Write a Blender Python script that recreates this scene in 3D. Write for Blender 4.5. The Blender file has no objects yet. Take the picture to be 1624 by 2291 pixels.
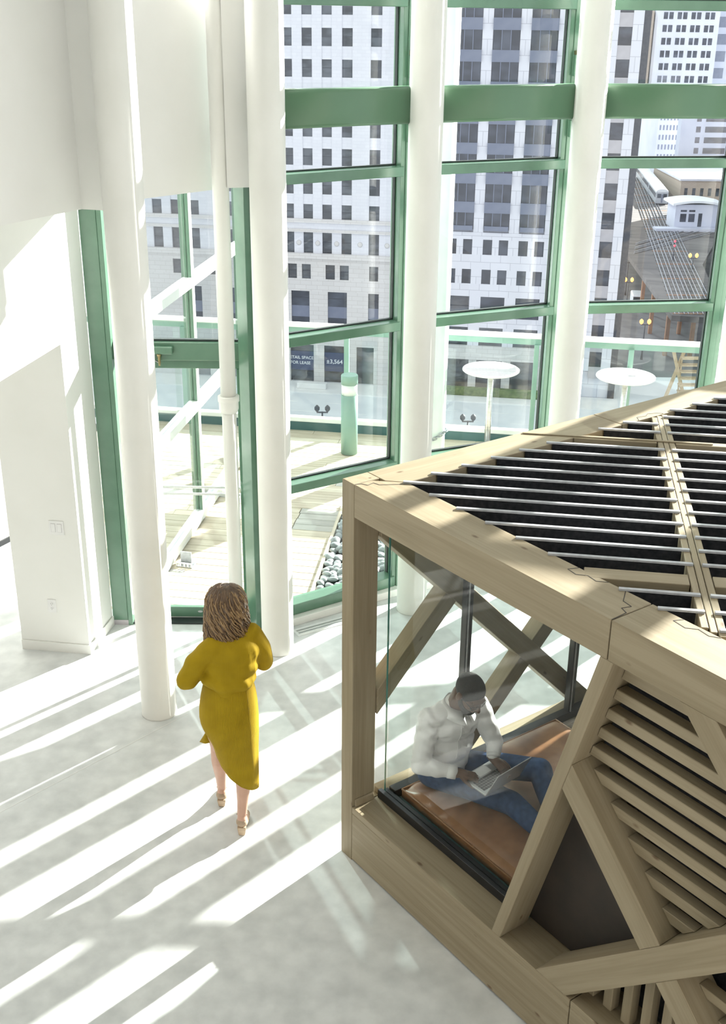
import bpy, bmesh, math, random
from mathutils import Vector, Matrix
V = Vector
random.seed(7)
scene = bpy.context.scene
COL = scene.collection

# ---------------------------------------------------------------- camera, sky, sun, exposure
CAM_H, PITCH, ROLL, FPX = 4.8, math.radians(23.25), math.radians(0.616), 2563.0
fw = V((0, math.cos(PITCH), -math.sin(PITCH)))
up0 = V((0, math.sin(PITCH), math.cos(PITCH)))
rt0 = V((1, 0, 0))
rt = math.cos(ROLL) * rt0 + math.sin(ROLL) * up0
up = math.cos(ROLL) * up0 - math.sin(ROLL) * rt0
cam_data = bpy.data.cameras.new("camera")
cam_data.sensor_fit = 'VERTICAL'
cam_data.sensor_height = 36.0
cam_data.lens = FPX / 2291.0 * 36.0
cam_data.clip_end = 2000
cam = bpy.data.objects.new("camera", cam_data)
cam.matrix_world = Matrix(((rt.x, up.x, -fw.x, 0), (rt.y, up.y, -fw.y, 0), (rt.z, up.z, -fw.z, CAM_H), (0, 0, 0, 1)))
COL.objects.link(cam)
scene.camera = cam

world = bpy.data.worlds.new("sky")
scene.world = world
world.use_nodes = True
bg = world.node_tree.nodes["Background"]
bg.inputs[0].default_value = (0.93, 0.965, 1.0, 1)
bg.inputs[1].default_value = 1.42


def sun_lamp(name, az_deg, el_deg, strength, color, angle):
    d = bpy.data.lights.new(name, 'SUN')
    d.energy = strength
    d.color = color
    d.angle = math.radians(angle)
    o = bpy.data.objects.new(name, d)
    az, el = math.radians(az_deg), math.radians(el_deg)
    to_sun = V((math.sin(az) * math.cos(el), math.cos(az) * math.cos(el), math.sin(el)))
    o.rotation_euler = to_sun.to_track_quat('Z', 'Y').to_euler()
    o.location = to_sun * 60
    COL.objects.link(o)
    return o


sun_lamp("sun", 43.3, 19.4, 25.0, (1.0, 0.955, 0.88), 0.6)
# sunlight thrown back by the glass fronts across the street
sun_lamp("sun_glint", -25.0, 27.0, 1.8, (0.86, 1.0, 0.93), 0.6)

scene.view_settings.view_transform = 'Standard'
scene.view_settings.look = 'None'
scene.view_settings.gamma = 1.0
scene.view_settings.use_curve_mapping = False
scene.view_settings.exposure = 0.0
scene.cycles.use_denoising = True
scene.cycles.transparent_max_bounces = 40
scene.cycles.max_bounces = 10
scene.cycles.caustics_reflective = False
scene.cycles.caustics_refractive = False


# ---------------------------------------------------------------- materials
def new_mat(name, color, rough=0.5, metal=0.0, spec=0.5):
    m = bpy.data.materials.new(name)
    m.use_nodes = True
    b = m.node_tree.nodes["Principled BSDF"]
    b.inputs["Base Color"].default_value = (*color, 1)
    b.inputs["Roughness"].default_value = rough
    b.inputs["Metallic"].default_value = metal
    b.inputs["Specular IOR Level"].default_value = spec
    return m, m.node_tree, b


def noisy(name, c1, c2, scale=(4, 4, 4), rough=0.6, metal=0.0, spec=0.5, detail=5.0, bump=0.0, lo=0.35, hi=0.65, coord='Object', rnd=0.0):
    m, nt, b = new_mat(name, c1, rough, metal, spec)
    tc = nt.nodes.new("ShaderNodeTexCoord")
    mp = nt.nodes.new("ShaderNodeMapping")
    mp.inputs["Scale"].default_value = scale
    nt.links.new(tc.outputs[coord], mp.inputs["Vector"])
    if rnd:
        oi = nt.nodes.new("ShaderNodeObjectInfo")
        mu = nt.nodes.new("ShaderNodeMath"); mu.operation = 'MULTIPLY'; mu.inputs[1].default_value = rnd
        nt.links.new(oi.outputs["Random"], mu.inputs[0])
        nt.links.new(mu.outputs[0], mp.inputs["Location"])
    nz = nt.nodes.new("ShaderNodeTexNoise")
    nz.inputs["Scale"].default_value = 1.0
    nz.inputs["Detail"].default_value = detail
    nt.links.new(mp.outputs[0], nz.inputs["Vector"])
    cr = nt.nodes.new("ShaderNodeValToRGB")
    cr.color_ramp.elements[0].position = lo
    cr.color_ramp.elements[1].position = hi
    cr.color_ramp.elements[0].color = (*c1, 1)
    cr.color_ramp.elements[1].color = (*c2, 1)
    nt.links.new(nz.outputs["Fac"], cr.inputs["Fac"])
    nt.links.new(cr.outputs["Color"], b.inputs["Base Color"])
    if bump:
        bp = nt.nodes.new("ShaderNodeBump")
        bp.inputs["Strength"].default_value = bump
        bp.inputs["Distance"].default_value = 0.01
        nt.links.new(nz.outputs["Fac"], bp.inputs["Height"])
        nt.links.new(bp.outputs["Normal"], b.inputs["Normal"])
    return m


def wood_mat(name, c_hi, c_lo, c_knot, rough=0.55):
    """spruce: grain along the object's own X, sparse knots, each piece shifted by its own random"""
    m, nt, b = new_mat(name, c_hi, rough, 0, 0.3)
    N, Lk = nt.nodes, nt.links
    tc = N.new("ShaderNodeTexCoord")
    oi = N.new("ShaderNodeObjectInfo")
    mu = N.new("ShaderNodeMath"); mu.operation = 'MULTIPLY'; mu.inputs[1].default_value = 37.0
    Lk.new(oi.outputs["Random"], mu.inputs[0])
    ad = N.new("ShaderNodeVectorMath"); ad.operation = 'ADD'
    Lk.new(tc.outputs["Object"], ad.inputs[0]); Lk.new(mu.outputs[0], ad.inputs[1])
    mp = N.new("ShaderNodeMapping"); mp.inputs["Scale"].default_value = (0.7, 13, 13)
    Lk.new(ad.outputs[0], mp.inputs["Vector"])
    nz = N.new("ShaderNodeTexNoise"); nz.inputs["Scale"].default_value = 1.0; nz.inputs["Detail"].default_value = 4; nz.inputs["Distortion"].default_value = 0.8
    Lk.new(mp.outputs[0], nz.inputs["Vector"])
    mp2 = N.new("ShaderNodeMapping"); mp2.inputs["Scale"].default_value = (3.0, 90, 90)
    Lk.new(ad.outputs[0], mp2.inputs["Vector"])
    nz2 = N.new("ShaderNodeTexNoise"); nz2.inputs["Scale"].default_value = 1.0; nz2.inputs["Detail"].default_value = 2
    Lk.new(mp2.outputs[0], nz2.inputs["Vector"])
    mx = N.new("ShaderNodeMix"); mx.data_type = 'FLOAT'; mx.inputs[0].default_value = 0.3
    Lk.new(nz.outputs["Fac"], mx.inputs[2]); Lk.new(nz2.outputs["Fac"], mx.inputs[3])
    cr = N.new("ShaderNodeValToRGB")
    cr.color_ramp.elements[0].position = 0.34; cr.color_ramp.elements[0].color = (*c_lo, 1)
    cr.color_ramp.elements[1].position = 0.60; cr.color_ramp.elements[1].color = (*c_hi, 1)
    Lk.new(mx.outputs[0], cr.inputs["Fac"])
    mp3 = N.new("ShaderNodeMapping"); mp3.inputs["Scale"].default_value = (3.4, 7.5, 7.5)
    Lk.new(ad.outputs[0], mp3.inputs["Vector"])
    vo = N.new("ShaderNodeTexVoronoi"); vo.inputs["Scale"].default_value = 1.0
    Lk.new(mp3.outputs[0], vo.inputs["Vector"])
    kr = N.new("ShaderNodeValToRGB")
    kr.color_ramp.elements[0].position = 0.035; kr.color_ramp.elements[0].color = (0.85, 0.85, 0.85, 1)
    kr.color_ramp.elements[1].position = 0.10; kr.color_ramp.elements[1].color = (0, 0, 0, 1)
    Lk.new(vo.outputs["Distance"], kr.inputs["Fac"])
    mc = N.new("ShaderNodeMix"); mc.data_type = 'RGBA'
    Lk.new(kr.outputs["Color"], mc.inputs[0])
    Lk.new(cr.outputs["Color"], mc.inputs[6])
    mc.inputs[7].default_value = (*c_knot, 1)
    Lk.new(mc.outputs[2], b.inputs["Base Color"])
    bp = N.new("ShaderNodeBump"); bp.inputs["Strength"].default_value = 0.12; bp.inputs["Distance"].default_value = 0.004
    Lk.new(mx.outputs[0], bp.inputs["Height"]); Lk.new(bp.outputs["Normal"], b.inputs["Normal"])
    return m


def glass_mat(name, tint, ior=1.5, boost=1.0):
    m = bpy.data.materials.new(name)
    m.use_nodes = True
    nt = m.node_tree
    nt.nodes.clear()
    out = nt.nodes.new("ShaderNodeOutputMaterial")
    tr = nt.nodes.new("ShaderNodeBsdfTransparent"); tr.inputs[0].default_value = (*tint, 1)
    gl = nt.nodes.new("ShaderNodeBsdfGlossy"); gl.inputs["Roughness"].default_value = 0.02
    fr = nt.nodes.new("ShaderNodeFresnel"); fr.inputs[0].default_value = ior
    mu = nt.nodes.new("ShaderNodeMath"); mu.operation = 'MULTIPLY'; mu.inputs[1].default_value = boost
    mx = nt.nodes.new("ShaderNodeMixShader")
    ge = nt.nodes.new("ShaderNodeNewGeometry")
    iv = nt.nodes.new("ShaderNodeMath"); iv.operation = 'SUBTRACT'; iv.inputs[0].default_value = 1.0; iv.use_clamp = True
    nt.links.new(ge.outputs["Backfacing"], iv.inputs[1])
    m2 = nt.nodes.new("ShaderNodeMath"); m2.operation = 'MULTIPLY'; m2.use_clamp = True   # the far face of the pane does not mirror
    nt.links.new(fr.outputs[0], mu.inputs[0])
    nt.links.new(mu.outputs[0], m2.inputs[0]); nt.links.new(iv.outputs[0], m2.inputs[1])
    nt.links.new(m2.outputs[0], mx.inputs[0])
    nt.links.new(tr.outputs[0], mx.inputs[1]); nt.links.new(gl.outputs[0], mx.inputs[2])
    nt.links.new(mx.outputs[0], out.inputs[0])
    return m


def stone_mat(name, c1, c2, sx, sz, joint, mortar=0.02, rough=0.85):
    """ashlar stone: joints drawn by the brick texture on the facade's own x/z"""
    m, nt, b = new_mat(name, c1, rough, 0, 0.2)
    N, Lk = nt.nodes, nt.links
    tc = N.new("ShaderNodeTexCoord")
    sp = N.new("ShaderNodeSeparateXYZ"); Lk.new(tc.outputs["Object"], sp.inputs[0])
    cb = N.new("ShaderNodeCombineXYZ"); Lk.new(sp.outputs[0], cb.inputs[0]); Lk.new(sp.outputs[2], cb.inputs[1])
    br = N.new("ShaderNodeTexBrick")
    br.inputs["Color1"].default_value = (*c1, 1); br.inputs["Color2"].default_value = (*c2, 1); br.inputs["Mortar"].default_value = (*joint, 1)
    br.inputs["Scale"].default_value = 1.0; br.inputs["Mortar Size"].default_value = mortar
    br.inputs["Brick Width"].default_value = sx; br.inputs["Row Height"].default_value = sz
    Lk.new(cb.outputs[0], br.inputs["Vector"])
    Lk.new(br.outputs["Color"], b.inputs["Base Color"])
    return m


def emit_mat(name, color, strength):
    m, nt, b = new_mat(name, color, 0.5)
    b.inputs["Emission Color"].default_value = (*color, 1)
    b.inputs["Emission Strength"].default_value = strength
    return m


M = {}
M['paint'] = noisy('white_paint', (0.82, 0.822, 0.795), (0.85, 0.852, 0.83), (2, 2, 2), 0.55, spec=0.35)
M['shade_paint'] = noisy('grey_paint', (0.26, 0.255, 0.24), (0.30, 0.295, 0.28), (2, 2, 2), 0.7)  # dark tone picked to cut bounce off the unseen walls
M['column'] = noisy('column_paint', (0.82, 0.82, 0.785), (0.86, 0.86, 0.83), (3, 3, 3), 0.38, spec=0.45)
M['floor'] = noisy('polished_concrete', (0.585, 0.605, 0.61), (0.745, 0.765, 0.77), (7, 7, 7), 0.42, spec=0.4, detail=13, lo=0.30, hi=0.68)
M['green'] = noisy('green_painted_steel', (0.098, 0.200, 0.135), (0.115, 0.228, 0.157), (6, 6, 6), 0.24, spec=0.7)
M['green_beam'] = noisy('green_painted_tube', (0.096, 0.196, 0.117), (0.108, 0.214, 0.130), (3, 3, 3), 0.30, spec=0.5)
M['gasket'] = noisy('dark_gasket', (0.02, 0.03, 0.03), (0.03, 0.04, 0.04), (5, 5, 5), 0.5)
M['glass'] = glass_mat('facade_glass', (0.965, 0.985, 0.98))
M['pod_glass'] = glass_mat('pod_glass', (0.972, 0.988, 0.983), 1.5, 0.9)
M['rail_glass'] = glass_mat('rail_glass', (0.93, 0.975, 0.965))
M['glass_edge'] = noisy('glass_edge', (0.06, 0.22, 0.19), (0.09, 0.28, 0.24), (5, 5, 5), 0.1)
M['wood'] = wood_mat('whitewashed_spruce', (0.335, 0.278, 0.19), (0.255, 0.206, 0.132), (0.125, 0.075, 0.042))
M['wood_top'] = M['wood']
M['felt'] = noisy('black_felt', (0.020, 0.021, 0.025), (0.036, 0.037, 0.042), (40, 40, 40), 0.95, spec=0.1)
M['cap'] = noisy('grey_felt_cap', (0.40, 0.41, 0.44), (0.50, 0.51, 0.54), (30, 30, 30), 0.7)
M['black'] = noisy('black_aluminium', (0.012, 0.013, 0.016), (0.02, 0.021, 0.025), (8, 8, 8), 0.35)
M['dark_panel'] = noisy('dark_upholstery', (0.034, 0.027, 0.023), (0.046, 0.034, 0.027), (6, 6, 6), 0.6)
M['brown_panel'] = noisy('brown_leather_panel', (0.060, 0.034, 0.022), (0.080, 0.046, 0.030), (6, 6, 6), 0.5)
M['leather'] = noisy('tan_leather', (0.235, 0.105, 0.045), (0.32, 0.155, 0.072), (9, 9, 9), 0.36, spec=0.5, bump=0.06)
M['plank'] = noisy('deck_plank', (0.50, 0.43, 0.32), (0.64, 0.57, 0.46), (1.2, 18, 18), 0.7, rnd=23.0)
M['plank_grey'] = noisy('weathered_plank', (0.42, 0.41, 0.38), (0.50, 0.49, 0.45), (1.2, 18, 18), 0.75, rnd=23.0)
M['pebble'] = noisy('river_pebble', (0.20, 0.225, 0.235), (0.37, 0.40, 0.41), (5, 5, 5), 0.5, rnd=50.0)
M['soil'] = noisy('dark_gravel', (0.03, 0.035, 0.04), (0.06, 0.065, 0.07), (20, 20, 20), 0.9)
M['teal'] = noisy('teal_painted_metal', (0.21, 0.36, 0.31), (0.25, 0.40, 0.345), (4, 4, 4), 0.4)
M['teal_dark'] = noisy('dark_teal_metal', (0.045, 0.115, 0.125), (0.06, 0.14, 0.15), (4, 4, 4), 0.4)
M['lens'] = noisy('frosted_lens', (0.72, 0.80, 0.78), (0.80, 0.86, 0.84), (4, 4, 4), 0.25)
M['steel'] = noisy('brushed_steel', (0.55, 0.55, 0.55), (0.68, 0.68, 0.68), (4, 40, 40), 0.28, 1.0)
M['chain'] = noisy('galvanised_chain', (0.30, 0.33, 0.36), (0.42, 0.45, 0.48), (20, 20, 20), 0.4, 0.8)
M['white_metal'] = noisy('white_powder_coat', (0.80, 0.82, 0.82), (0.85, 0.86, 0.86), (4, 4, 4), 0.4)
M['plastic'] = noisy('white_plastic', (0.80, 0.80, 0.80), (0.84, 0.84, 0.84), (8, 8, 8), 0.35)
M['slot'] = noisy('dark_slot', (0.02, 0.02, 0.02), (0.03, 0.03, 0.03), (8, 8, 8), 0.6)
M['brass'] = noisy('dull_brass', (0.30, 0.24, 0.12), (0.40, 0.33, 0.18), (20, 20, 20), 0.35, 0.9)
M['cream'] = noisy('cream_plate', (0.70, 0.66, 0.48), (0.74, 0.70, 0.53), (8, 8, 8), 0.5)
# city
M['stone_white'] = stone_mat('white_terracotta', (0.67, 0.672, 0.725), (0.71, 0.712, 0.76), 1.1, 0.42, (0.58, 0.58, 0.64), 0.012)
M['stone_pale'] = stone_mat('pale_granite', (0.68, 0.68, 0.74), (0.72, 0.72, 0.78), 2.7, 1.86, (0.44, 0.44, 0.50), 0.03)
M['stone_warm'] = stone_mat('warm_limestone', (0.62, 0.60, 0.595), (0.66, 0.64, 0.635), 1.6, 0.62, (0.48, 0.45, 0.44), 0.02)
M['stone_grey'] = noisy('grey_granite', (0.44, 0.42, 0.45), (0.49, 0.47, 0.50), (1, 1, 1), 0.7)
M['win_dark'] = noisy('dark_window', (0.030, 0.036, 0.050), (0.10, 0.115, 0.14), (0.35, 0.35, 0.8), 0.08, spec=0.8, rnd=90.0, lo=0.42, hi=0.62)
M['win_blue'] = noisy('blue_window', (0.022, 0.026, 0.045), (0.065, 0.075, 0.11), (0.3, 0.3, 0.6), 0.08, spec=0.8, rnd=90.0, lo=0.42, hi=0.66)
M['frame_dark'] = noisy('dark_window_frame', (0.05, 0.055, 0.075), (0.07, 0.075, 0.095), (3, 3, 3), 0.5)
M['spandrel_blue'] = noisy('blue_grey_spandrel', (0.16, 0.18, 0.255), (0.19, 0.21, 0.285), (1, 1, 1), 0.35)
M['brick_tan'] = stone_mat('tan_brick', (0.46, 0.39, 0.33), (0.50, 0.43, 0.36), 0.8, 0.3, (0.36, 0.31, 0.27), 0.02)
M['far_white'] = noisy('far_white_facade', (0.55, 0.57, 0.65), (0.60, 0.62, 0.70), (0.2, 0.2, 0.2), 0.8)
M['far_blue'] = noisy('far_blue_facade', (0.46, 0.49, 0.60), (0.52, 0.55, 0.65), (0.2, 0.2, 0.2), 0.8)
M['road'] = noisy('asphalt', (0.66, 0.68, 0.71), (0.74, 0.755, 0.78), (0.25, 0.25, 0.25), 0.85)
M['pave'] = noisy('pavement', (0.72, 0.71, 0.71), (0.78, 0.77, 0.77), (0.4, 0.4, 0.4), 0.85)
M['shaded_road'] = noisy('shaded_asphalt', (0.10, 0.10, 0.115), (0.15, 0.15, 0.165), (0.25, 0.25, 0.25), 0.85)  # shade of the street put into the asphalt colour
M['road_paint'] = noisy('road_paint', (0.75, 0.75, 0.76), (0.8, 0.8, 0.8), (1, 1, 1), 0.7)
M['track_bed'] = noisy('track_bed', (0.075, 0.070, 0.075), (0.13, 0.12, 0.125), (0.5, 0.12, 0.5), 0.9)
M['rail'] = noisy('rail_steel', (0.38, 0.40, 0.45), (0.50, 0.52, 0.57), (1, 1, 1), 0.3, 0.6)
M['rust'] = noisy('rusty_steel', (0.22, 0.10, 0.05), (0.30, 0.15, 0.08), (1, 1, 1), 0.7)
M['train'] = noisy('train_steel', (0.40, 0.43, 0.48), (0.52, 0.55, 0.60), (0.3, 0.3, 3), 0.35, 0.3)
M['train_roof'] = noisy('train_roof', (0.62, 0.65, 0.70), (0.68, 0.71, 0.75), (0.3, 0.3, 0.3), 0.5)
M['lamp_glow'] = emit_mat('lamp_glow', (1.0, 0.42, 0.10), 3.0)
M['red_glow'] = emit_mat('red_glow', (1.0, 0.05, 0.08), 2.5)
M['sign_blue'] = noisy('sign_blue', (0.055, 0.075, 0.15), (0.07, 0.09, 0.17), (1, 1, 1), 0.5)
M['sign_white'] = noisy('sign_white', (0.75, 0.76, 0.8), (0.8, 0.81, 0.84), (1, 1, 1), 0.6)
M['timber'] = noisy('raw_timber', (0.55, 0.40, 0.24), (0.66, 0.50, 0.32), (2, 2, 2), 0.7)


# ---------------------------------------------------------------- object helpers
def link(o, parent=None):
    COL.objects.link(o)
    if parent is not None:
        o.parent = parent
    return o


def tag(o, label=None, cat=None, group=None, kind=None):
    if label: o["label"] = label
    if cat: o["category"] = cat
    if group: o["group"] = group
    if kind: o["kind"] = kind
    return o


def empty(name, loc=(0, 0, 0), rotz=0.0, parent=None):
    o = bpy.data.objects.new(name, None)
    o.empty_display_size = 0.1
    o.location = loc
    o.rotation_euler = (0, 0, rotz)
    return link(o, parent)


def from_bm(name, bm, mat, parent=None, mtx=None, smooth=False):
    me = bpy.data.meshes.new(name)
    bm.normal_update()
    bm.to_mesh(me)
    bm.free()
    me.materials.append(mat)
    if smooth:
        for p in me.polygons:
            p.use_smooth = True
    o = bpy.data.objects.new(name, me)
    if mtx is not None:
        o.matrix_basis = mtx
    return link(o, parent)


_BOX = {}


def box_mesh(sx, sy, sz, mat, bevel):
    key = (round(sx, 4), round(sy, 4), round(sz, 4), mat.name, round(bevel, 4))
    if key in _BOX:
        return _BOX[key]
    bm = bmesh.new()
    bmesh.ops.create_cube(bm, size=1.0)
    for v in bm.verts:
        v.co.x *= sx; v.co.y *= sy; v.co.z *= sz
    if bevel > 0:
        bmesh.ops.bevel(bm, geom=bm.edges[:], offset=min(bevel, 0.3 * min(sx, sy, sz)), segments=1, affect='EDGES', profile=0.7)
    me = bpy.data.meshes.new("box")
    bm.to_mesh(me); bm.free()
    me.materials.append(mat)
    _BOX[key] = me
    return me


def box(name, lo, hi, mat, parent=None, bevel=0.0, mtx=None):
    lo, hi = V(lo), V(hi)
    s = hi - lo
    me = box_mesh(abs(s.x), abs(s.y), abs(s.z), mat, bevel)
    o = bpy.data.objects.new(name, me)
    m = Matrix.Translation((lo + hi) / 2)
    o.matrix_basis = (mtx @ m) if mtx is not None else m
    return link(o, parent)


def frame(x, z):
    x = V(x).normalized()
    z = V(z)
    z = (z - x * z.dot(x)).normalized()
    y = z.cross(x)
    return Matrix(((x.x, y.x, z.x, 0), (x.y, y.y, z.y, 0), (x.z, y.z, z.z, 0), (0, 0, 0, 1)))


def bar(name, p, q, w, h, mat, parent=None, bevel=0.0, upv=(0, 0, 1)):
    """a straight bar from p to q, w wide (sideways), h high (along upv)"""
    p, q = V(p), V(q)
    d = q - p
    if abs(d.normalized().dot(V(upv))) > 0.99:
        upv = (1, 0, 0)
    me = box_mesh(d.length, w, h, mat, bevel)
    o = bpy.data.objects.new(name, me)
    o.matrix_basis = Matrix.Translation((p + q) / 2) @ frame(d, upv)
    return link(o, parent)


def prism(name, pts, ext, axis, mat, parent=None, bevel=0.0, upv=(0, 0, 1)):
    """a planar outline pushed along ext; the mesh's own X runs along axis (the grain)"""
    pts = [V(p) for p in pts]
    ext = V(ext)
    if abs(V(axis).normalized().dot(V(upv))) > 0.99:
        upv = (1, 0, 0)
    R = frame(axis, upv)
    c = sum(pts, V()) / len(pts) + ext / 2
    Ri = R.inverted()
    bm = bmesh.new()
    a = [bm.verts.new(Ri @ (p - c)) for p in pts]
    b = [bm.verts.new(Ri @ (p + ext - c)) for p in pts]
    n = len(pts)
    bm.faces.new(a); bm.faces.new(list(reversed(b)))
    for i in range(n):
        bm.faces.new((a[i], b[i], b[(i + 1) % n], a[(i + 1) % n]))
    bmesh.ops.recalc_face_normals(bm, faces=bm.faces[:])
    if bevel > 0:
        bmesh.ops.bevel(bm, geom=bm.edges[:], offset=bevel, segments=1, affect='EDGES', profile=0.7)
    return from_bm(name, bm, mat, parent, Matrix.Translation(c) @ R)


def lathe_bm(profile, seg=32, bm=None, mtx=None):
    """profile: list of (r, z); closed by fans at both ends"""
    bm = bm or bmesh.new()
    mtx = mtx or Matrix()
    rings = []
    for r, z in profile:
        rings.append([bm.verts.new(mtx @ V((r * math.cos(2 * math.pi * i / seg), r * math.sin(2 * math.pi * i / seg), z))) for i in range(seg)])
    for a, b in zip(rings, rings[1:]):
        for i in range(seg):
            j = (i + 1) % seg
            bm.faces.new((a[i], a[j], b[j], b[i]))
    bm.faces.new(list(reversed(rings[0])))
    bm.faces.new(rings[-1])
    return bm


def lathe(name, profile, mat, parent=None, loc=(0, 0, 0), seg=32, mtx=None):
    bm = lathe_bm(profile, seg)
    o = from_bm(name, bm, mat, parent, mtx if mtx is not None else Matrix.Translation(V(loc)))
    for p in o.data.polygons:
        p.use_smooth = len(p.vertices) == 4
    return o


def rod(name, p, q, r, mat, parent=None, seg=12, r2=None):
    p, q = V(p), V(q)
    d = q - p
    z = d.normalized()
    x = V((1, 0, 0)) if abs(z.x) < 0.9 else V((0, 1, 0))
    x = (x - z * x.dot(z)).normalized()
    y = z.cross(x)
    m = Matrix(((x.x, y.x, z.x, p.x), (x.y, y.y, z.y, p.y), (x.z, y.z, z.z, p.z), (0, 0, 0, 1)))
    return lathe(name, [(r, 0), (r2 if r2 is not None else r, d.length)], mat, parent, seg=seg, mtx=m)


def copy_tree(o, parent=None):
    c = o.copy()
    COL.objects.link(c)
    c.parent = parent
    for ch in list(o.children):
        copy_tree(ch, c)
    return c

# ================================================================ THE SETTING
A, B, C, D, E_, F_, G_ = (-0.883, 8.684), (0.28, 9.44), (1.66, 10.05), (3.15, 10.25), (4.62, 10.15), (6.0, 9.7), (7.2, 8.95)
JAMB_R = (-1.967, 8.67)
REV_R, REV_L = V((-2.223, 8.163, 0)), V((-2.796, 8.246, 0))
WU = V((0.17, 0.985, 0)).normalized()
WALL_END = REV_R + WU * 0.505

floor_pts = [(-7.5, -3), (9.5, -3), (9.5, 7.0), G_, F_, E_, D, C, B, A, (-0.95, 8.92), (-2.05, 8.92), (-2.6, 9.0), (-3.2, 11.2), (-7.5, 11.2)]
fl = prism("floor", [(x, y, 0) for x, y in floor_pts], (0, 0, -0.25), (1, 0, 0), M['floor'])
tag(fl, "pale grey polished concrete floor", None, None, "structure")
# thin pale lines lying on the floor, one object each
for k, (p, q) in enumerate((((-2.14, 6.36), (-1.30, 7.30)), ((-4.4, 3.83), (-2.142, 6.358)))):
    p, q = V((*p, 0.0008)), V((*q, 0.0008))
    j = bar("floor_line", p, q, 0.005, 0.001, M['plastic'], fl)
    j.matrix_basis = fl.matrix_basis.inverted() @ j.matrix_basis

# ---- left wall with its opening
wl = empty("wall_left", REV_R)
tag(wl, "white wall on the left with a wide opening", None, None, "structure")
loc = lambda p: V(p) - REV_R
th = REV_L - REV_R
prism("pier", [loc(REV_R), loc(REV_L), loc(REV_L + WU * 0.5), loc(WALL_END)], (0, 0, 4.0), (0, 0, 1), M['paint'], wl)
r2 = REV_R - WU * 6.0
prism("header", [loc(REV_R) + V((0, 0, 2.6)), loc(r2) + V((0, 0, 2.6)), loc(r2 + th) + V((0, 0, 2.6)), loc(REV_L) + V((0, 0, 2.6))], (0, 0, 1.4), WU, M['paint'], wl)
nv = V((th.y, -th.x, 0)).normalized()
if nv.y > 0: nv = -nv
bb = prism("baseboard_left", [REV_R + nv * 0.012 + V((0.012, 0, 0)), REV_L + nv * 0.012, REV_L + nv * 0.002, REV_R + nv * 0.002 + V((0.012, 0, 0))], (0, 0, 0.085), th, M['paint'])
tag(bb, "white baseboard along the wall end", None, None, "structure")
side_n = V((WU.y, -WU.x, 0))
bb2 = prism("baseboard_right", [REV_R + side_n * 0.012, WALL_END + side_n * 0.012, WALL_END + side_n * 0.002, REV_R + side_n * 0.002], (0, 0, 0.085), WU, M['paint'])
tag(bb2, "white baseboard beside the green jamb", None, None, "structure")

# ---- white bulkheads hanging over the entrance
bk = prism("trim_1", [(-3.6, 4.08, 3.65), (-1.85, 7.617, 3.65), (-1.56, 7.53, 3.65), (-1.56, 8.1, 3.65), (-2.3, 9.0, 3.65), (-4.2, 9.0, 3.65)], (0, 0, 3.2), (0, 0, 1), M['paint'])
tag(bk, "white bulkhead over the left wall", None, None, "structure")
pn = prism("trim_2", [(-1.60, 8.045, 3.65), (-1.123, 8.591, 3.65), (-1.20, 8.66, 3.65), (-1.675, 8.11, 3.65)], (0, 0, 1.29), (0, 0, 1), M['paint'])
tag(pn, "white drywall panel above the glass door", None, None, "structure")
pn2 = prism("trim_3", [(-0.992, 8.40, 3.69), (-0.66, 8.505, 3.69), (-0.66, 8.86, 3.69), (-0.992, 8.86, 3.69)], (0, 0, 3.2), (0, 0, 1), M['paint'])
tag(pn2, "narrow white drywall panel between pipe and column", None, None, "structure")

cl = prism("ceiling", [(x, y, 7.45) for x, y in ((-7.5, -3), (9.5, -3), (9.5, 7.0), G_, F_, E_, D, C, B, A, (-2.05, 8.9), (-7.5, 11.2))], (0, 0, 0.3), (1, 0, 0), M['paint'])  # ceiling out of view, added to shape the room light
tag(cl, "unseen white ceiling, added to shape the light", None, None, "structure")
wf = box("wall_front", (-7.5, -3.3, 0), (9.5, -3.0, 7.45), M['shade_paint'])  # unseen wall, added in grey to cut the bounce light
tag(wf, "grey wall behind the viewer, added to shape the light", None, None, "structure")
wr_ = box("wall_west", (-7.8, -3.3, 0), (-7.5, 11.2, 7.45), M['shade_paint'])  # unseen wall, added to close the left side against sky light
tag(wr_, "unseen grey wall far to the left, added to block light", None, None, "structure")

# ---- the room beyond the opening
wb = prism("wall_back", [(-4.2, 9.0, 0), (-3.25, 10.85, 0), (-3.35, 10.95, 0), (-4.35, 9.05, 0)], (0, 0, 3.4), (0, 0, 1), M['paint'])
tag(wb, "white wall seen through the opening", None, None, "structure")
bd = prism("baseboard_back", [(-4.19, 8.99, 0), (-3.235, 10.84, 0), (-3.25, 10.86, 0), (-4.205, 9.01, 0)], (0, 0, 0.055), (0.45, 0.89, 0), M['black'])
tag(bd, "black baseboard seen through the opening", None, None, "structure")

# ---- switch and outlet on the wall end
rdir = (REV_R - REV_L).normalized()


def wall_plate(name, along, z, w, h, label, cat):
    p = REV_R - rdir * along + nv * 0.0005
    e = empty(name, (p.x, p.y, z), math.atan2(rdir.y, rdir.x))
    tag(e, label, cat)
    box("plate", (-w / 2, -0.006, -h / 2), (w / 2, 0, h / 2), M['plastic'], e, 0.002)
    return e


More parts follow.
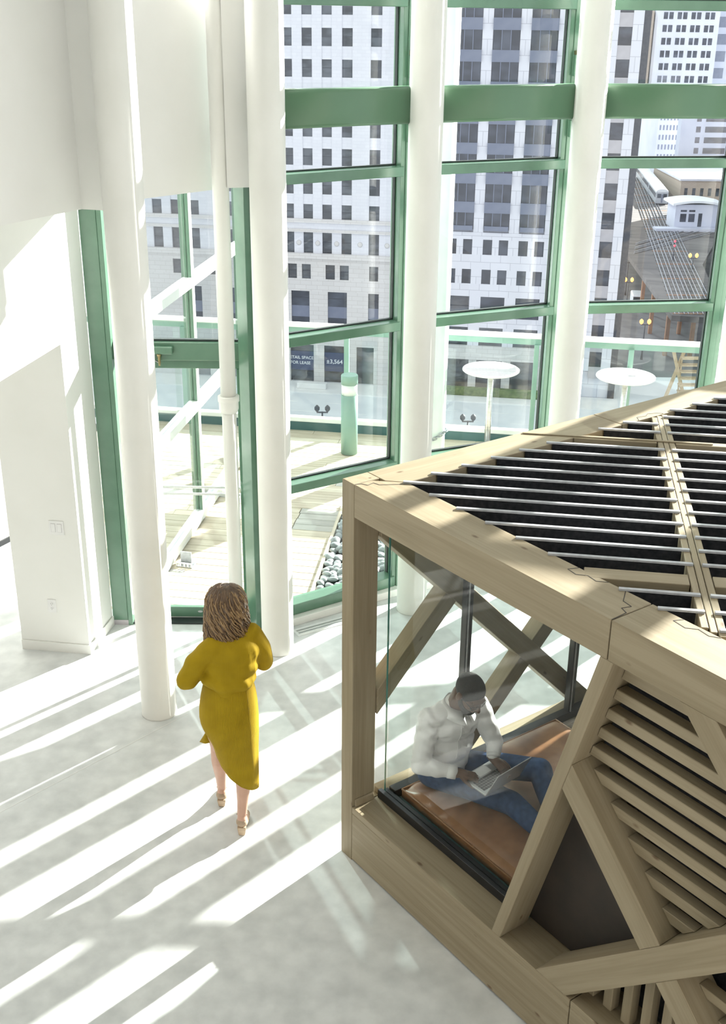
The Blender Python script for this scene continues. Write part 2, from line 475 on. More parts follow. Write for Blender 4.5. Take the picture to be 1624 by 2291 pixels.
sw = wall_plate("light_switch", 0.178, 1.12, 0.122, 0.118, "white double rocker light switch on the wall end", "light switch")
for dx in (-0.026, 0.026):
    box("rocker", (dx - 0.0165, -0.010, -0.034), (dx + 0.0165, -0.006, 0.034), M['plastic'], sw, 0.002)
    box("rocker_gap", (dx - 0.0185, -0.0066, -0.036), (dx + 0.0185, -0.0062, 0.036), M['stone_grey'], sw)
ou = wall_plate("power_outlet", 0.285, 0.42, 0.072, 0.118, "white duplex power outlet low on the wall end", "outlet")
for dz in (-0.02, 0.02):
    f = lathe("socket", [(0.0165, 0), (0.0165, 0.003)], M['plastic'], ou, seg=20, mtx=Matrix.Translation((0, -0.006, dz)) @ Matrix.Rotation(math.pi / 2, 4, 'X'))
    for dx in (-0.006, 0.006):
        b_ = box("slot", (dx - 0.0012, -0.0096, dz), (dx + 0.0012, -0.009, dz + 0.008), M['slot'], ou)
    box("slot", (-0.002, -0.0096, dz - 0.010), (0.002, -0.009, dz - 0.006), M['slot'], ou)

# ---- green jamb plate
jb = empty("door_jamb", (-2.05, 8.67, 0))
tag(jb, "wide green steel jamb plate beside the left wall", "door jamb")
box("plate", (-0.085, -0.005, 0), (0.045, 0.11, 3.648), M['green'], jb, 0.003)
box("flange", (0.047, -0.012, 0), (0.083, 0.11, 3.648), M['green'], jb, 0.002)
box("worn_foot", (-0.085, -0.008, 0.0), (0.083, -0.0045, 0.045), M['stone_grey'], jb)

# ---- the glazed front: one bay after another
LEVELS = [0.12, 1.24, 2.475, 3.71, 4.93, 6.15, 7.4]
nodes = [A, B, C, D, E_, F_, G_]


def bay(n, p, q, first_w, label, levels=LEVELS, brackets=False):
    p, q = V((*p, 0)), V((*q, 0))
    d = (q - p).normalized()
    nin = V((d.y, -d.x, 0))          # towards the room
    e = empty("window_%d" % n, p)
    tag(e, label, None, None, "structure")
    L = (q - p).length
    P = lambda s, o, z: d * s + nin * o + V((0, 0, z))
    top = levels[-1] + 0.05
    # mullion at the left end of the bay
    bar("mullion", P(0, 0.03, 0), P(0, 0.03, top), first_w, 0.17, M['green'], e, 0.003, upv=nin)
    bar("mullion_cover", P(0, 0.122, 0), P(0, 0.122, top), first_w * 0.42, 0.014, M['green'], e, 0.003, upv=nin)
    h0 = first_w / 2
    for s in (h0 + 0.006, L - 0.065 - 0.006):
        bar("gasket", P(s, 0.0, 0.17), P(s, 0.0, top - 0.06), 0.014, 0.035, M['gasket'], e, upv=nin)
    for k, z in enumerate(levels):
        hh = 0.10 if k == 0 else 0.075
        bar("transom", P(h0, 0.045, z), P(L - 0.06, 0.045, z), 0.15, hh, M['green'], e, 0.004)
        if k:
            bar("glazing_bead", P(h0, 0.0, z + hh / 2 + 0.006), P(L - 0.06, 0.0, z + hh / 2 + 0.006), 0.03, 0.012, M['gasket'], e)
    for z0, z1 in zip(levels, levels[1:]):
        bar("pane", P(h0 + 0.005, -0.005, (z0 + z1) / 2), P(L - 0.06, -0.005, (z0 + z1) / 2), 0.012, z1 - z0 - 0.08, M['glass'], e)
    bar("curb", P(h0 - 0.05, 0.10, 0.035), P(L - 0.02, 0.10, 0.035), 0.16, 0.07, M['paint'], e, 0.004)
    if brackets:
        for z0, z1 in ((4.40, 4.56), (3.93, 4.06)):
            bar("bracket", P(0.01, 0.16, z0), P(0.01, 0.16, z1), 0.07, 0.06, M['green'], e, 0.003, upv=nin)
        bar("bracket_bolt", P(0.01, 0.20, 4.575), P(0.01, 0.12, 4.575), 0.06, 0.03, M['brass'], e)
    return e


bay(1, A, B, 0.17, "green framed glass bay right of the door")
bay(2, B, C, 0.13, "green framed glass bay in the middle of the front", brackets=True)
bay(3, C, D, 0.13, "green framed glass bay at the right of the front", brackets=True)
bay(4, D, E_, 0.13, "green framed glass bay beyond the timber pod")
bay(5, E_, F_, 0.13, "unseen green framed glass bay at far right, added to shape sunlight")  # this bay and the next are unseen, added to shape sun streaks
bay(6, F_, G_, 0.13, "last unseen green framed glass bay, added to shape sunlight")

# ---- door bay between jamb and first mullion
tw = empty("window_7", (-1.967, 8.78, 0))
tag(tw, "glass transom over the entrance door", None, None, "structure")
box("header", (0, -0.06, 2.33), (1.05, 0.06, 2.475), M['green'], tw, 0.004)
box("glazing_bead", (0, -0.02, 2.475), (1.05, 0.02, 2.49), M['gasket'], tw)
box("pane", (0.0, -0.006, 2.49), (1.05, 0.006, 4.93), M['glass'], tw)
box("threshold", (0.0, -0.10, 0.0), (1.05, 0.04, 0.014), M['gasket'], tw)

dr = empty("door_1", (-1.70, 8.80, 0))
tag(dr, "glass entrance door with green rails and push bars", None, None, "structure")
box("bottom_rail", (0.0, -0.022, 0.02), (0.72, 0.022, 0.115), M['green'], dr, 0.003)
box("top_rail", (0.0, -0.022, 2.25), (0.72, 0.022, 2.325), M['green'], dr, 0.003)
box("stile", (0.0, -0.022, 0.115), (0.035, 0.022, 2.25), M['green'], dr, 0.003)
box("stile", (0.685, -0.022, 0.115), (0.72, 0.022, 2.25), M['green'], dr, 0.003)
box("pane", (0.035, -0.005, 0.115), (0.685, 0.005, 2.25), M['glass'], dr)
for z in (1.255, 1.195):
    rod("push_bar", (0.03, -0.07, z), (0.69, -0.07, z), 0.011, M['white_metal'], dr)
lb = box("lock_box", (0.615, -0.065, 1.06), (0.675, -0.022, 1.15), M['slot'], dr, 0.004)
box("keeper", (0.605, -0.068, 1.06), (0.616, -0.03, 1.15), M['steel'], dr, 0.002)
lathe("drain_cap", [(0.022, 0), (0.02, 0.004)], M['steel'], dr, mtx=Matrix.Translation((0.30, -0.022, 0.075)) @ Matrix.Rotation(math.pi / 2, 4, 'X') @ Matrix.Diagonal((1, 0.45, 1, 1)), seg=20)
box("sweep", (0.0, -0.018, 0.004), (0.72, 0.018, 0.02), M['white_metal'], dr)

dc = empty("door_closer", (-1.66, 8.70, 2.42))
tag(dc, "green door closer with a brass arm on the door header", "door closer")
box("body", (-0.09, -0.03, -0.03), (0.165, 0.02, 0.03), M['green'], dc, 0.006)
lathe("spindle", [(0.022, 0), (0.012, -0.03), (0.011, -0.075)], M['brass'], dc, (0.055, -0.01, -0.03), 16)
bar("arm", (0.055, -0.01, -0.10), (-0.05, 0.02, -0.055), 0.016, 0.006, M['steel'], dc)
lathe("knuckle", [(0.008, 0), (0.008, -0.03)], M['brass'], dc, (0.055, -0.01, -0.095), 12)
hp = box("hinge_plate", (-1.125, 8.712, 2.335), (-1.06, 8.72, 2.385), M['cream'], None, 0.002)
tag(hp, "small cream plate on the door header beside the pipe", "plate")

# ---- columns, pipe and crossbeams
cols = {}
for key, x, y, lab in (("1", -1.515, 7.325, "white round column nearest the viewer, by the left wall"),
                       ("3", -0.692, 8.276, "white round column right of the woman, beside the drainpipe"),
                       ("4", 0.438, 9.008, "white round column behind the pod corner, in the middle of the windows"),
                       ("5", 1.76, 9.62, "white round column rising behind the pod roof, right of the middle"),
                       ("6", 3.24, 9.80, "white round column cut off by the right picture edge"),
                       ("7", 4.78, 9.64, "unseen white round column on the right, added to shape sunlight"),  # unseen, this column and the next added for their shadows
                       ("8", 5.85, 9.25, "last unseen white round column, added to shape sunlight")):
    c = lathe("column", [(0.134, 0.0), (0.132, 0.012), (0.13, 0.02), (0.13, 7.4)], M['column'], None, (x, y, 0), 48)
    tag(c, lab, "column", "white round columns along the glass front")
    cols[key] = V((x, y, 0))

pp = empty("drainpipe", (-1.045, 8.45, 0))
tag(pp, "thin white drainpipe with a collar beside the entrance door", "pipe")
lathe("upper_pipe", [(0.060, 2.10), (0.060, 7.2)], M['column'], pp, seg=32)
lathe("lower_pipe", [(0.056, 0.0), (0.056, 2.10)], M['column'], pp, seg=32)
lathe("collar", [(0.064, 2.00), (0.076, 2.03), (0.076, 2.085), (0.083, 2.09), (0.083, 2.13), (0.062, 2.135)], M['column'], pp, seg=32)

for a_, b_, lab in (("3", "4", "green steel crossbeam between the two left window columns"), ("4", "5", "green steel crossbeam in the middle window bay"),
                    ("5", "6", "green steel crossbeam at the right picture edge")):
    p, q = cols[a_], cols[b_]
    d = (q - p).normalized()
    bk_ = V((-d.y, d.x, 0)) * 0.10
    me = box_mesh((q - p).length - 0.02, 0.15, 0.262, M['green_beam'], 0.0)
    bm = bmesh.new(); bm.from_mesh(me)
    es = [e for e in bm.edges if abs(e.verts[0].co.x - e.verts[1].co.x) > 0.1]
    bmesh.ops.bevel(bm, geom=es, offset=0.028, segments=4, affect='EDGES', profile=0.5)
    o = from_bm("crossbeam", bm, M['green_beam'], None, Matrix.Translation((p + q) / 2 + bk_ + V((0, 0, 4.222))) @ frame(d, (0, 0, 1)), True)
    tag(o, lab, "crossbeam", "green crossbeams")

# ---- floor vent by the glass
fv = empty("floor_vent", (-0.36, 8.66, 0), math.atan2(0.756, 1.163) * 0.93)
tag(fv, "pale flat floor vent in front of the glass", "vent")
box("vent_frame", (-0.24, -0.062, 0.0), (0.45, 0.062, 0.006), M['white_metal'], fv, 0.002)
for k in range(5):
    y = -0.04 + 0.02 * k
    box("vent_slat", (-0.215, y - 0.006, 0.006), (0.43, y + 0.006, 0.010), M['steel'] if k % 2 else M['white_metal'], fv)

# ================================================================ THE DECK OUTSIDE
TD, ND = V((0.988, -0.158, 0)), V((0.158, 0.988, 0))
deck = empty("deck", (0, 8.5, 0))
tag(deck, "sunlit timber plank deck outside the glass", None, None, "structure")
off = V((0, 8.5, 0))
ew_x = lambda y: -1.858 + 0.1396 * (y - 9.83)


def peb_x(y):
    return -0.50 + (y - 9.13) * 0.118


rnd = random.Random(3)
row = 8.60
while row < 13.50:
    # world span of this row along TD
    def pt(s): return TD * s + ND * row
    s0 = -5.3 - rnd.random() * 0.2
    # right end
    def right_limit():
        s = s0
        while s < 6.0:
            w = pt(s)
            if w.y < 11.28 and w.x > peb_x(w.y): return s
            # the facade
            if w.x > A[0] and w.x < B[0]:
                fy = A[1] + (w.x - A[0]) * (B[1] - A[1]) / (B[0] - A[0])
                if w.y < fy + 0.14: return s
            if w.y < 8.90 and w.x > -0.95: return s
            s += 0.02
        return 4.6
    s1 = right_limit()
    s = s0
    while s < s1 - 0.05:
        e = min(s1, s + 1.8 + rnd.random() * 1.4)
        if s1 - e < 0.5: e = s1
        mid = pt((s + e) / 2)
        if mid.y < 8.90 and mid.x < -2.0:
            s = e; continue
        pieces = [(s, e, 'plank_grey' if rnd.random() < 0.07 else 'plank')]
        endp = pt(e)
        if e == s1 and 10.62 < endp.y < 11.2 and e - s > 0.9:
            pieces = [(s, e - 0.42, 'plank'), (e - 0.416, e, 'plank_grey')]
        for (u0, u1, mk) in pieces:
            bar("plank", pt(u0 + 0.002) - off + V((0, 0, -0.02)), pt(u1 - 0.002) - off + V((0, 0, -0.02)), 0.131, 0.03, M[mk], deck, 0.002)
        s = e
    row += 0.1385
dsub = prism("deck_base", [(-3.6, 9.0, -0.08), (-0.95, 8.95, -0.08), (0.1, 9.6, -0.08), (1.6, 10.4, -0.08), (3.2, 10.6, -0.08), (5.2, 10.4, -0.08), (5.2, 12.9, -0.08), (-3.6, 14.2, -0.08)], (0, 0, -0.2), (1, 0, 0), M['soil'])
tag(dsub, "dark base under the deck boards", None, None, "structure")

# edge board and pebble bed
eb = empty("edging", (-0.4, 10, 0))
tag(eb, "pale timber edging along the pebble bed", None, None, "structure")
bar("edge_board", (peb_x(9.2) + 0.4 + 0.022, -0.8, -0.03), (peb_x(11.27) + 0.4 + 0.022, 1.27, -0.03), 0.03, 0.09, M['plank'], eb)
bar("edge_board", (peb_x(11.27) + 0.4, 1.30, -0.03), (2.2, 1.30 - 0.158 * 1.9, -0.03), 0.03, 0.09, M['plank'], eb)
pb = empty("pebble_bed", (0.1, 10.3, -0.075))
tag(pb, "bed of smooth grey pebbles between deck and glass", None, None, "structure")
pmeshes = []
for k in range(6):
    bm = bmesh.new()
    bmesh.ops.create_icosphere(bm, subdivisions=2, radius=1.0)
    rr = random.Random(40 + k)
    ax, ay, az = 0.050 + rr.random() * 0.018, 0.036 + rr.random() * 0.012, 0.024 + rr.random() * 0.010
    q = [rr.uniform(-0.12, 0.12) for _ in range(4)]
    for v in bm.verts:
        c = v.co.copy()
        v.co = V((c.x * ax * (1 + q[0] * c.y), c.y * ay * (1 + q[1] * c.x), c.z * az * (1 + q[2] * c.x)))
    me = bpy.data.meshes.new("pebble"); bm.to_mesh(me); bm.free()
    me.materials.append(M['pebble'])
    for p in me.polygons: p.use_smooth = True
    pmeshes.append(me)
pr = random.Random(11)
cnt = 0
y = 9.28
while y < 11.26 and cnt < 300:
    x = peb_x(y) + 0.085
    while x < 0.62:
        fy = A[1] + (x - A[0]) * (B[1] - A[1]) / (B[0] - A[0]) if x < B[0] else B[1] + (x - B[0]) * (C[1] - B[1]) / (C[0] - B[0])
        if y > fy + 0.13 and cnt < 300:
            o = bpy.data.objects.new("pebble", pr.choice(pmeshes))
            sc = pr.uniform(0.75, 1.3)
            o.matrix_basis = Matrix.Translation((x - 0.1 + pr.uniform(-.022, .022), y - 10.3 + pr.uniform(-.022, .022), 0.045 + pr.uniform(0, 0.03))) @ Matrix.Rotation(pr.uniform(0, 6.28), 4, 'Z') @ Matrix.Rotation(pr.uniform(-.5, .5), 4, 'X') @ Matrix.Rotation(pr.uniform(-.4, .4), 4, 'Y') @ Matrix.Scale(sc, 4)
            link(o, pb); cnt += 1
        x += 0.079
    y += 0.070
bm = bmesh.new()
bed = prism("bed_base", [(peb_x(9.2) + 0.03 - 0.1, -1.05, 0.0), (0.85, 0.0, 0), (0.85, 0.85, 0), (peb_x(11.27) + 0.03 - 0.1, 0.97, 0)], (0, 0, -0.03), (1, 0, 0), M['soil'], pb)
bm.free()

# ---- glass railing
rl = empty("railing", (0, 13.72, 0), math.atan2(-0.16, 1))
tag(rl, "glass balustrade with a top rail coloured sunlit white around the deck", "railing")
kx = math.sqrt(1 + 0.16 ** 2)
box("top_rail", (-3.6, -0.045, 1.325), (5.6, 0.045, 1.375), M['white_metal'], rl, 0.006)  # white stands for sunlight on the rail's top
box("rail_channel", (-3.6, -0.028, 1.25), (5.6, 0.028, 1.325), M['teal'], rl, 0.003)
box("bottom_channel", (-3.6, -0.05, 0.11), (5.6, 0.05, 0.165), M['white_metal'], rl, 0.003)
box("kick_plate", (-3.6, -0.042, -0.01), (5.6, 0.042, 0.11), M['teal_dark'], rl, 0.003)
px = [-3.4, -2.3, -0.215 * kx, 2.06 * kx, 3.153 * kx, 5.4]
for x in px:
    box("post", (x - 0.03, -0.07, 0.0), (x + 0.03, -0.01, 1.26), M['teal'], rl, 0.003)
for x0, x1 in zip(px, px[1:]):
    box("pane", (x0 + 0.035, -0.006, 0.165), (x1 - 0.035, 0.006, 1.26), M['rail_glass'], rl)

# ---- exterior glass wall left of the deck
wv = empty("window_8", (-1.98, 8.97, 0), math.atan2(1, 0.1396))
tag(wv, "white framed glass wall running out along the deck", None, None, "structure")
Lw = 4.9
for x in (0.0, 2.0, 4.0):
    box("mullion", (x, -0.035, 0.0), (x + 0.055, 0.06, 5.0), M['green'], wv, 0.003)
    box("mullion_cover", (x + 0.0, -0.050, 0.0), (x + 0.055, -0.036, 5.0), M['white_metal'], wv, 0.002)
for z in (0.06, 1.24, 2.475, 3.71, 4.93):
    box("transom", (0.03, -0.055, z - 0.045), (Lw, 0.05, z + 0.045), M['white_metal'], wv, 0.003)
for x0, x1 in ((0.055, 2.0), (2.055, 4.0), (4.055, Lw)):
    for z0, z1 in zip((0.06, 1.24, 2.475, 3.71), (1.24, 2.475, 3.71, 4.93)):
        box("pane", (x0, -0.006, z0 + 0.045), (x1, 0.006, z1 - 0.045), M['glass'], wv)

# ---- things on the deck
bo = empty("bollard_light", (-0.175, 12.98, 0))
tag(bo, "teal bollard light with a frosted band standing on the deck", "bollard")
lathe("post", [(0.1, 0.0), (0.1, 0.735)], M['teal'], bo, seg=40)
lathe("lens", [(0.094, 0.735), (0.094, 0.865)], M['lens'], bo, seg=40)
lathe("cap", [(0.1, 0.865), (0.1, 0.965), (0.094, 0.975)], M['teal'], bo, seg=40)

def bar_table(x, y, r, topmat, lab, rings):
    t = empty("bar_table", (x, y, 0))
    tag(t, lab, "table", "bar tables on the deck")
    tp = lathe("tabletop", [(r * 0.97, 1.028), (r, 1.036), (r, 1.046), (r * 0.985, 1.052)], topmat, t, seg=56)
    lathe("table_leg", [(0.036, 0.025), (0.034, 1.028)], M['steel'], t, seg=24)
    lathe("base_plate", [(0.24, 0.0), (0.238, 0.012), (0.06, 0.03)], M['steel'], t, seg=40)
    lathe("bracket", [(0.09, 1.015), (0.09, 1.028)], M['steel'], t, seg=24)
    if rings:
        for k in range(11):
            u = -0.26 + k * 0.052
            hw = math.sqrt(max(0.001, (r * 0.88) ** 2 - u * u))
            s_ = box("table_slot", (-hw, u - 0.012, 1.0522), (hw, u + 0.012, 1.0534), M['cap'], tp)
    else:
        box("napkin_dispenser", (0.03, -0.02, 1.052), (0.11, 0.10, 1.056), M['cap'], t)
    return t

bar_table(1.485, 13.02, 0.335, M['white_metal'], "round bar table with a slotted top, left one on the deck", True)
bar_table(3.02, 12.80, 0.34, M['white_metal'], "round white bar table on the deck at the right", False)
ec = empty("deck_column", (0.80, 12.93, 0))
tag(ec, "pale teal white round column standing out on the deck", "column")
lathe("shaft", [(0.17, 0.0), (0.165, 0.02), (0.165, 7.4)], M['lens'], ec, seg=40)
ch = empty("chain", (0.80, 12.93, 0))
tag(ch, "grey chain looped around the deck column", "chain")
bm = bmesh.new()
lk = []
bml = bmesh.new()
segu, segv = 10, 6
vs = [[bml.verts.new(((0.020 + 0.0055 * math.cos(b)) * math.cos(a) * 1.35, (0.020 + 0.0055 * math.cos(b)) * math.sin(a), 0.0055 * math.sin(b))) for b in [2 * math.pi * j / segv for j in range(segv)]] for a in [2 * math.pi * i / segu for i in range(segu)]]
for i in range(segu):
    for j in range(segv):
        bml.faces.new((vs[i][j], vs[(i + 1) % segu][j], vs[(i + 1) % segu][(j + 1) % segv], vs[i][(j + 1) % segv]))
bm.free()
lme = bpy.data.meshes.new("link"); bml.to_mesh(lme); bml.free(); lme.materials.append(M['chain'])
for i in range(32):
    a = 2 * math.pi * i / 32
    o = bpy.data.objects.new("link", lme)
    z = 0.33 - 0.11 * (1 - math.cos(a + 0.3))
    o.matrix_basis = Matrix.Translation((0.185 * math.cos(a), 0.185 * math.sin(a), z)) @ Matrix.Rotation(a + math.pi / 2, 4, 'Z') @ Matrix.Rotation(math.pi / 2 * (i % 2), 4, 'X')
    link(o, ch)
ds = empty("door_stop", (-1.70, 9.86, -0.004), math.radians(-14))
tag(ds, "grey perforated metal door stop lying on the deck", "door stop")
box("back_plate", (-0.06, 0.05, 0.0), (0.05, 0.062, 0.11), M['cap'], ds, 0.002)
box("foot_plate", (-0.06, -0.06, 0.0), (0.10, 0.062, 0.008), M['steel'], ds, 0.002)
for k in range(5):
    box("rib", (-0.06 + k * 0.037, -0.062, 0.008), (-0.05 + k * 0.037, -0.052, 0.045), M['white_metal'], ds)
box("front_bar", (-0.06, -0.064, 0.038), (0.10, -0.05, 0.048), M['white_metal'], ds, 0.002)

# ================================================================ THE TIMBER POD
POD_P, POD_ANG = V((-0.115, 5.779, 0)), math.radians(36.305)
pod = empty("timber_pod", POD_P, POD_ANG)
tag(pod, "whitewashed timber meeting pod with glazed corner and black baffle roof", "meeting pod")
PODM = Matrix.Translation(POD_P) @ Matrix.Rotation(POD_ANG, 4, 'Z')
L = lambda a, b, z: V((a, -b, z))
PW = lambda a, b, z: PODM @ L(a, b, z)
ZT, ZB, ZS, SZ = 2.514, 2.322, 0.403, 3.89
W = M['wood']
bv = 0.003


def front(name, bz, a0, a1, axis_bz, mat=W, bevel=bv, parent=pod):
    """a member drawn in the front face (b, z), thick from a0 to a1"""
    ax = L(0, axis_bz[0], axis_bz[1])
    return prism(name, [L(a0, b, z) for b, z in bz], L(a1 - a0, 0, 0), ax, mat, parent, bevel)


def side(name, az, b0, b1, axis_az, mat=W, bevel=bv, parent=pod):
    return prism(name, [L(a, b0, z) for a, z in az], L(0, b1 - b0, 0), L(axis_az[0], 0, axis_az[1]), mat, parent, bevel)


def plan(name, ab, z0, z1, axis_ab, mat=W, bevel=bv, parent=pod):
    return prism(name, [L(a, b, z0) for a, b in ab], V((0, 0, z1 - z0)), L(axis_ab[0], axis_ab[1], 0), mat, parent, bevel)


# corner posts
for a0, a1, b0, b1 in ((0, 0.17, 0, 0.111), (0, 0.17, SZ - 0.11, SZ), (SZ - 0.17, SZ, 0, 0.11), (SZ - 0.17, SZ, SZ - 0.11, SZ)):
    plan("post", [(a0, b0), (a1, b0), (a1, b1), (a0, b1)], 0.0, ZT, (0, 0), W) if False else bar("post", L((a0 + a1) / 2, (b0 + b1) / 2, 0), L((a0 + a1) / 2, (b0 + b1) / 2, ZT), b1 - b0, a1 - a0, W, pod, bv)
# roof ring
plan("roof_beam", [(0, 0.113), (0, 1.944), (0.255, 1.944), (0.255, 0.245), (0.113, 0.113)], ZB, ZT, (0, 1))
plan("roof_beam", [(0, 1.950), (0, SZ - 0.113), (0.255, SZ - 0.25), (0.255, 1.950)], ZB, ZT, (0, 1))
plan("roof_beam", [(0.172, 0.0), (1.944, 0.0), (1.944, 0.245), (0.258, 0.245), (0.172, 0.16)], ZB, ZT, (1, 0))
plan("roof_beam", [(1.950, 0.0), (SZ - 0.172, 0.0), (SZ - 0.26, 0.245), (1.950, 0.245)], ZB, ZT, (1, 0))
plan("roof_beam", [(SZ, 0.113), (SZ, SZ - 0.113), (SZ - 0.25, SZ - 0.25), (SZ - 0.25, 0.25)], ZB, ZT, (0, 1))
plan("roof_beam", [(0.172, SZ), (SZ - 0.172, SZ), (SZ - 0.255, SZ - 0.25), (0.26, SZ - 0.25)], ZB, ZT, (1, 0))


# carpenter's joint lines on the roof ring
def joint_line(pts, z=ZT):
    for p, q in zip(pts, pts[1:]):
        bar("joint", L(p[0], p[1], z + 0.0006), L(q[0], q[1], z + 0.0006), 0.004, 0.0012, M['dark_panel'], pod)


joint_line([(0.005, 0.113), (0.04, 0.125), (0.055, 0.16), (0.10, 0.15), (0.11, 0.19), (0.252, 0.275)])
joint_line([(0.005, 1.947), (0.10, 1.94), (0.115, 1.90), (0.16, 1.915), (0.17, 1.86), (0.252, 1.80)])
joint_line([(0.252, 1.52), (0.20, 1.50), (0.19, 1.56), (0.225, 1.60), (0.215, 1.66), (0.252, 1.70)])
joint_line([(0.252, 2.12), (0.21, 2.10), (0.20, 2.17), (0.235, 2.21), (0.225, 2.27), (0.252, 2.31)])
joint_line([(2.10, 0.243), (2.13, 0.20), (2.20, 0.215), (2.24, 0.19), (2.30, 0.215), (2.33, 0.243)])

# spine (three boards) and cross beams
R2 = math.sqrt(2)
ab = lambda p, q: ((p - q) / R2, (p + q) / R2)


def diag(name, p0, p1, q0, q1, z0, z1, along_p, mat=W):
    return plan(name, [ab(p0, q0), ab(p1, q0), ab(p1, q1), ab(p0, q1)], z0, z1, (1, 1) if along_p else (-1, 1), mat, 0.0025)


for s0, s1 in ((2.462, 2.506), (2.511, 2.551), (2.556, 2.602)):
    p0, p1 = s0 / R2, s1 / R2
    diag("spine_board", p0, p1, -(p0 - 0.245 * R2) + 0.005, p0 - 0.255 * R2 - 0.005, ZB + 0.002, ZT - 0.0005, False)
for q, w in ((-0.925, 0.030), (0.935, 0.052)):
    st = max(0.255 * R2 + q, 0.245 * R2 - q) + 0.01
    diag("cross_beam", st - 0.03, 2.46 / R2 - 0.003, q - w, q + w, ZB + 0.03, ZT + 0.0005, True)
    diag("cross_beam", 2.604 / R2 + 0.003, min(3.64 * R2 + q, 3.64 * R2 - q) - 0.03, q - w, q + w, ZB + 0.03, ZT + 0.0005, True)
bar("spline", L(*ab(0.945, -0.925), ZT + 0.004), L(*ab(2.06, -0.925), ZT + 0.004), 0.022, 0.007, W, pod, 0.001)

# felt baffles with pale caps
for k in range(-9, 25):
    q = -1.393 + 0.1552 * k
    if abs(q + 0.925) < 0.09 or abs(q - 0.935) < 0.09:
        continue
    spans = []
    st = max(0.255 * R2 + q, 0.245 * R2 - q)
    if st < 2.46 / R2 - 0.03:
        spans.append((st, 2.46 / R2))
    st2 = max(2.604 / R2, 0.245 * R2 - q, 0.255 * R2 + q)
    en2 = min(3.64 * R2 + q, 3.64 * R2 - q, 4.15)
    if en2 - st2 > 0.1:
        spans.append((st2, en2))
    for s, e in spans:
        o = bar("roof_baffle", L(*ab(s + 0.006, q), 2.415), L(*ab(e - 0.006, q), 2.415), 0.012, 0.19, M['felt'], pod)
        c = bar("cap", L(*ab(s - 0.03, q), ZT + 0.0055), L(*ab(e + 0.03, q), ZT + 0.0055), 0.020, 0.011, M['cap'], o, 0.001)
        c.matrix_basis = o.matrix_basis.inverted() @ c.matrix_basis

# base boards and sills
front("base_board", [(0.113, 0.012), (1.944, 0.012), (1.944, 0.357), (0.113, 0.357)], 0.0, 0.06, (1, 0))
front("base_board", [(1.950, 0.012), (SZ - 0.113, 0.012), (SZ - 0.113, 0.357), (1.950, 0.357)], 0.0, 0.06, (1, 0))
side("base_board", [(0.172, 0.012), (SZ - 0.172, 0.012), (SZ - 0.172, 0.357), (0.172, 0.357)], 0.0, 0.06, (1, 0))
side("base_board", [(0.172, 0.012), (SZ - 0.172, 0.012), (SZ - 0.172, 0.357), (0.172, 0.357)], SZ - 0.06, SZ, (1, 0))
front("base_board", [(0.113, 0.012), (SZ - 0.113, 0.012), (SZ - 0.113, 0.357), (0.113, 0.357)], SZ - 0.06, SZ, (1, 0))
front("plinth", [(0.05, 0.0), (SZ - 0.05, 0.0), (SZ - 0.05, 0.012), (0.05, 0.012)], 0.02, SZ - 0.02, (1, 0), M['black'], 0)
front("sill", [(0.113, 0.358), (1.944, 0.358), (1.944, ZS), (0.113, ZS)], 0.0, 0.24, (1, 0))
front("sill", [(1.950, 0.358), (SZ - 0.113, 0.358), (SZ - 0.113, ZS), (1.950, ZS)], 0.0, 0.24, (1, 0))
side("sill", [(0.242, 0.358), (SZ - 0.172, 0.358), (SZ - 0.172, ZS), (0.242, ZS)], 0.0, 0.24, (1, 0))
front("floor_plate", [(0.242, 0.37), (SZ - 0.062, 0.37), (SZ - 0.062, ZS - 0.004), (0.242, ZS - 0.004)], 0.242, SZ - 0.062, (1, 0), W, 0)
# small notch block at the foot of the corner post
front("post_block", [(0.113, ZS), (0.128, ZS), (0.122, ZS + 0.035), (0.113, ZS + 0.05)], 0.02, 0.16, (0, 1))

# braces of the glazed side
side("brace", [(0.172, 1.007), (0.172, 1.177), (1.317, ZB), (1.487, ZB)], 0.008, 0.125, (1, 1))
side("brace", [(0.1725, 2.168), (0.1725, ZB), (0.203, ZB), (2.122, ZS), (1.937, ZS)], 0.0, 0.134, (1, -1))
side("brace", [(0.728, ZS), (0.898, ZS), (2.817, ZB), (2.647, ZB)], 0.008, 0.125, (1, 1))
side("brace", [(1.363, ZB), (1.533, ZB), (3.452, ZS), (3.282, ZS)], 0.0, 0.134, (1, -1))
for a_, z_ in ((1.02, 0.70), (1.62, 1.30)):
    side("dowel_patch", [(a_, z_), (a_ + 0.06, z_ + 0.06), (a_ + 0.03, z_ + 0.09), (a_ - 0.03, z_ + 0.03)], 0.1252, 0.1262, (1, 1), W, 0)

# front members
sx = lambda z: 1.444 + 0.2846 * (z - 0.434)          # right edge of the leaning stud
front("stud", [(1.372, ZS), (1.436, ZS), (sx(ZB), ZB), (sx(ZB) - 0.075, ZB)], 0.002, 0.20, (0.27, 1))
front("strut", [(sx(1.547), 1.547), (sx(1.704), 1.704), (2.405, 1.105), (2.304, 1.004)], 0.004, 0.20, (1, -1))
front("lower_brace", [(1.703, ZS), (1.913, ZS), (3.777, 2.267), (3.777, ZB), (3.622, ZB)], 0.002, 0.20, (1, 1))
front("strut", [(2.409, 0.899), (2.51, 1.0), (3.107, ZS), (2.905, ZS)], 0.004, 0.20, (1, -1))
front("strut", [(2.328, ZB), (2.508, ZB), (3.065, 1.765), (2.975, 1.675)], 0.004, 0.20, (1, -1))

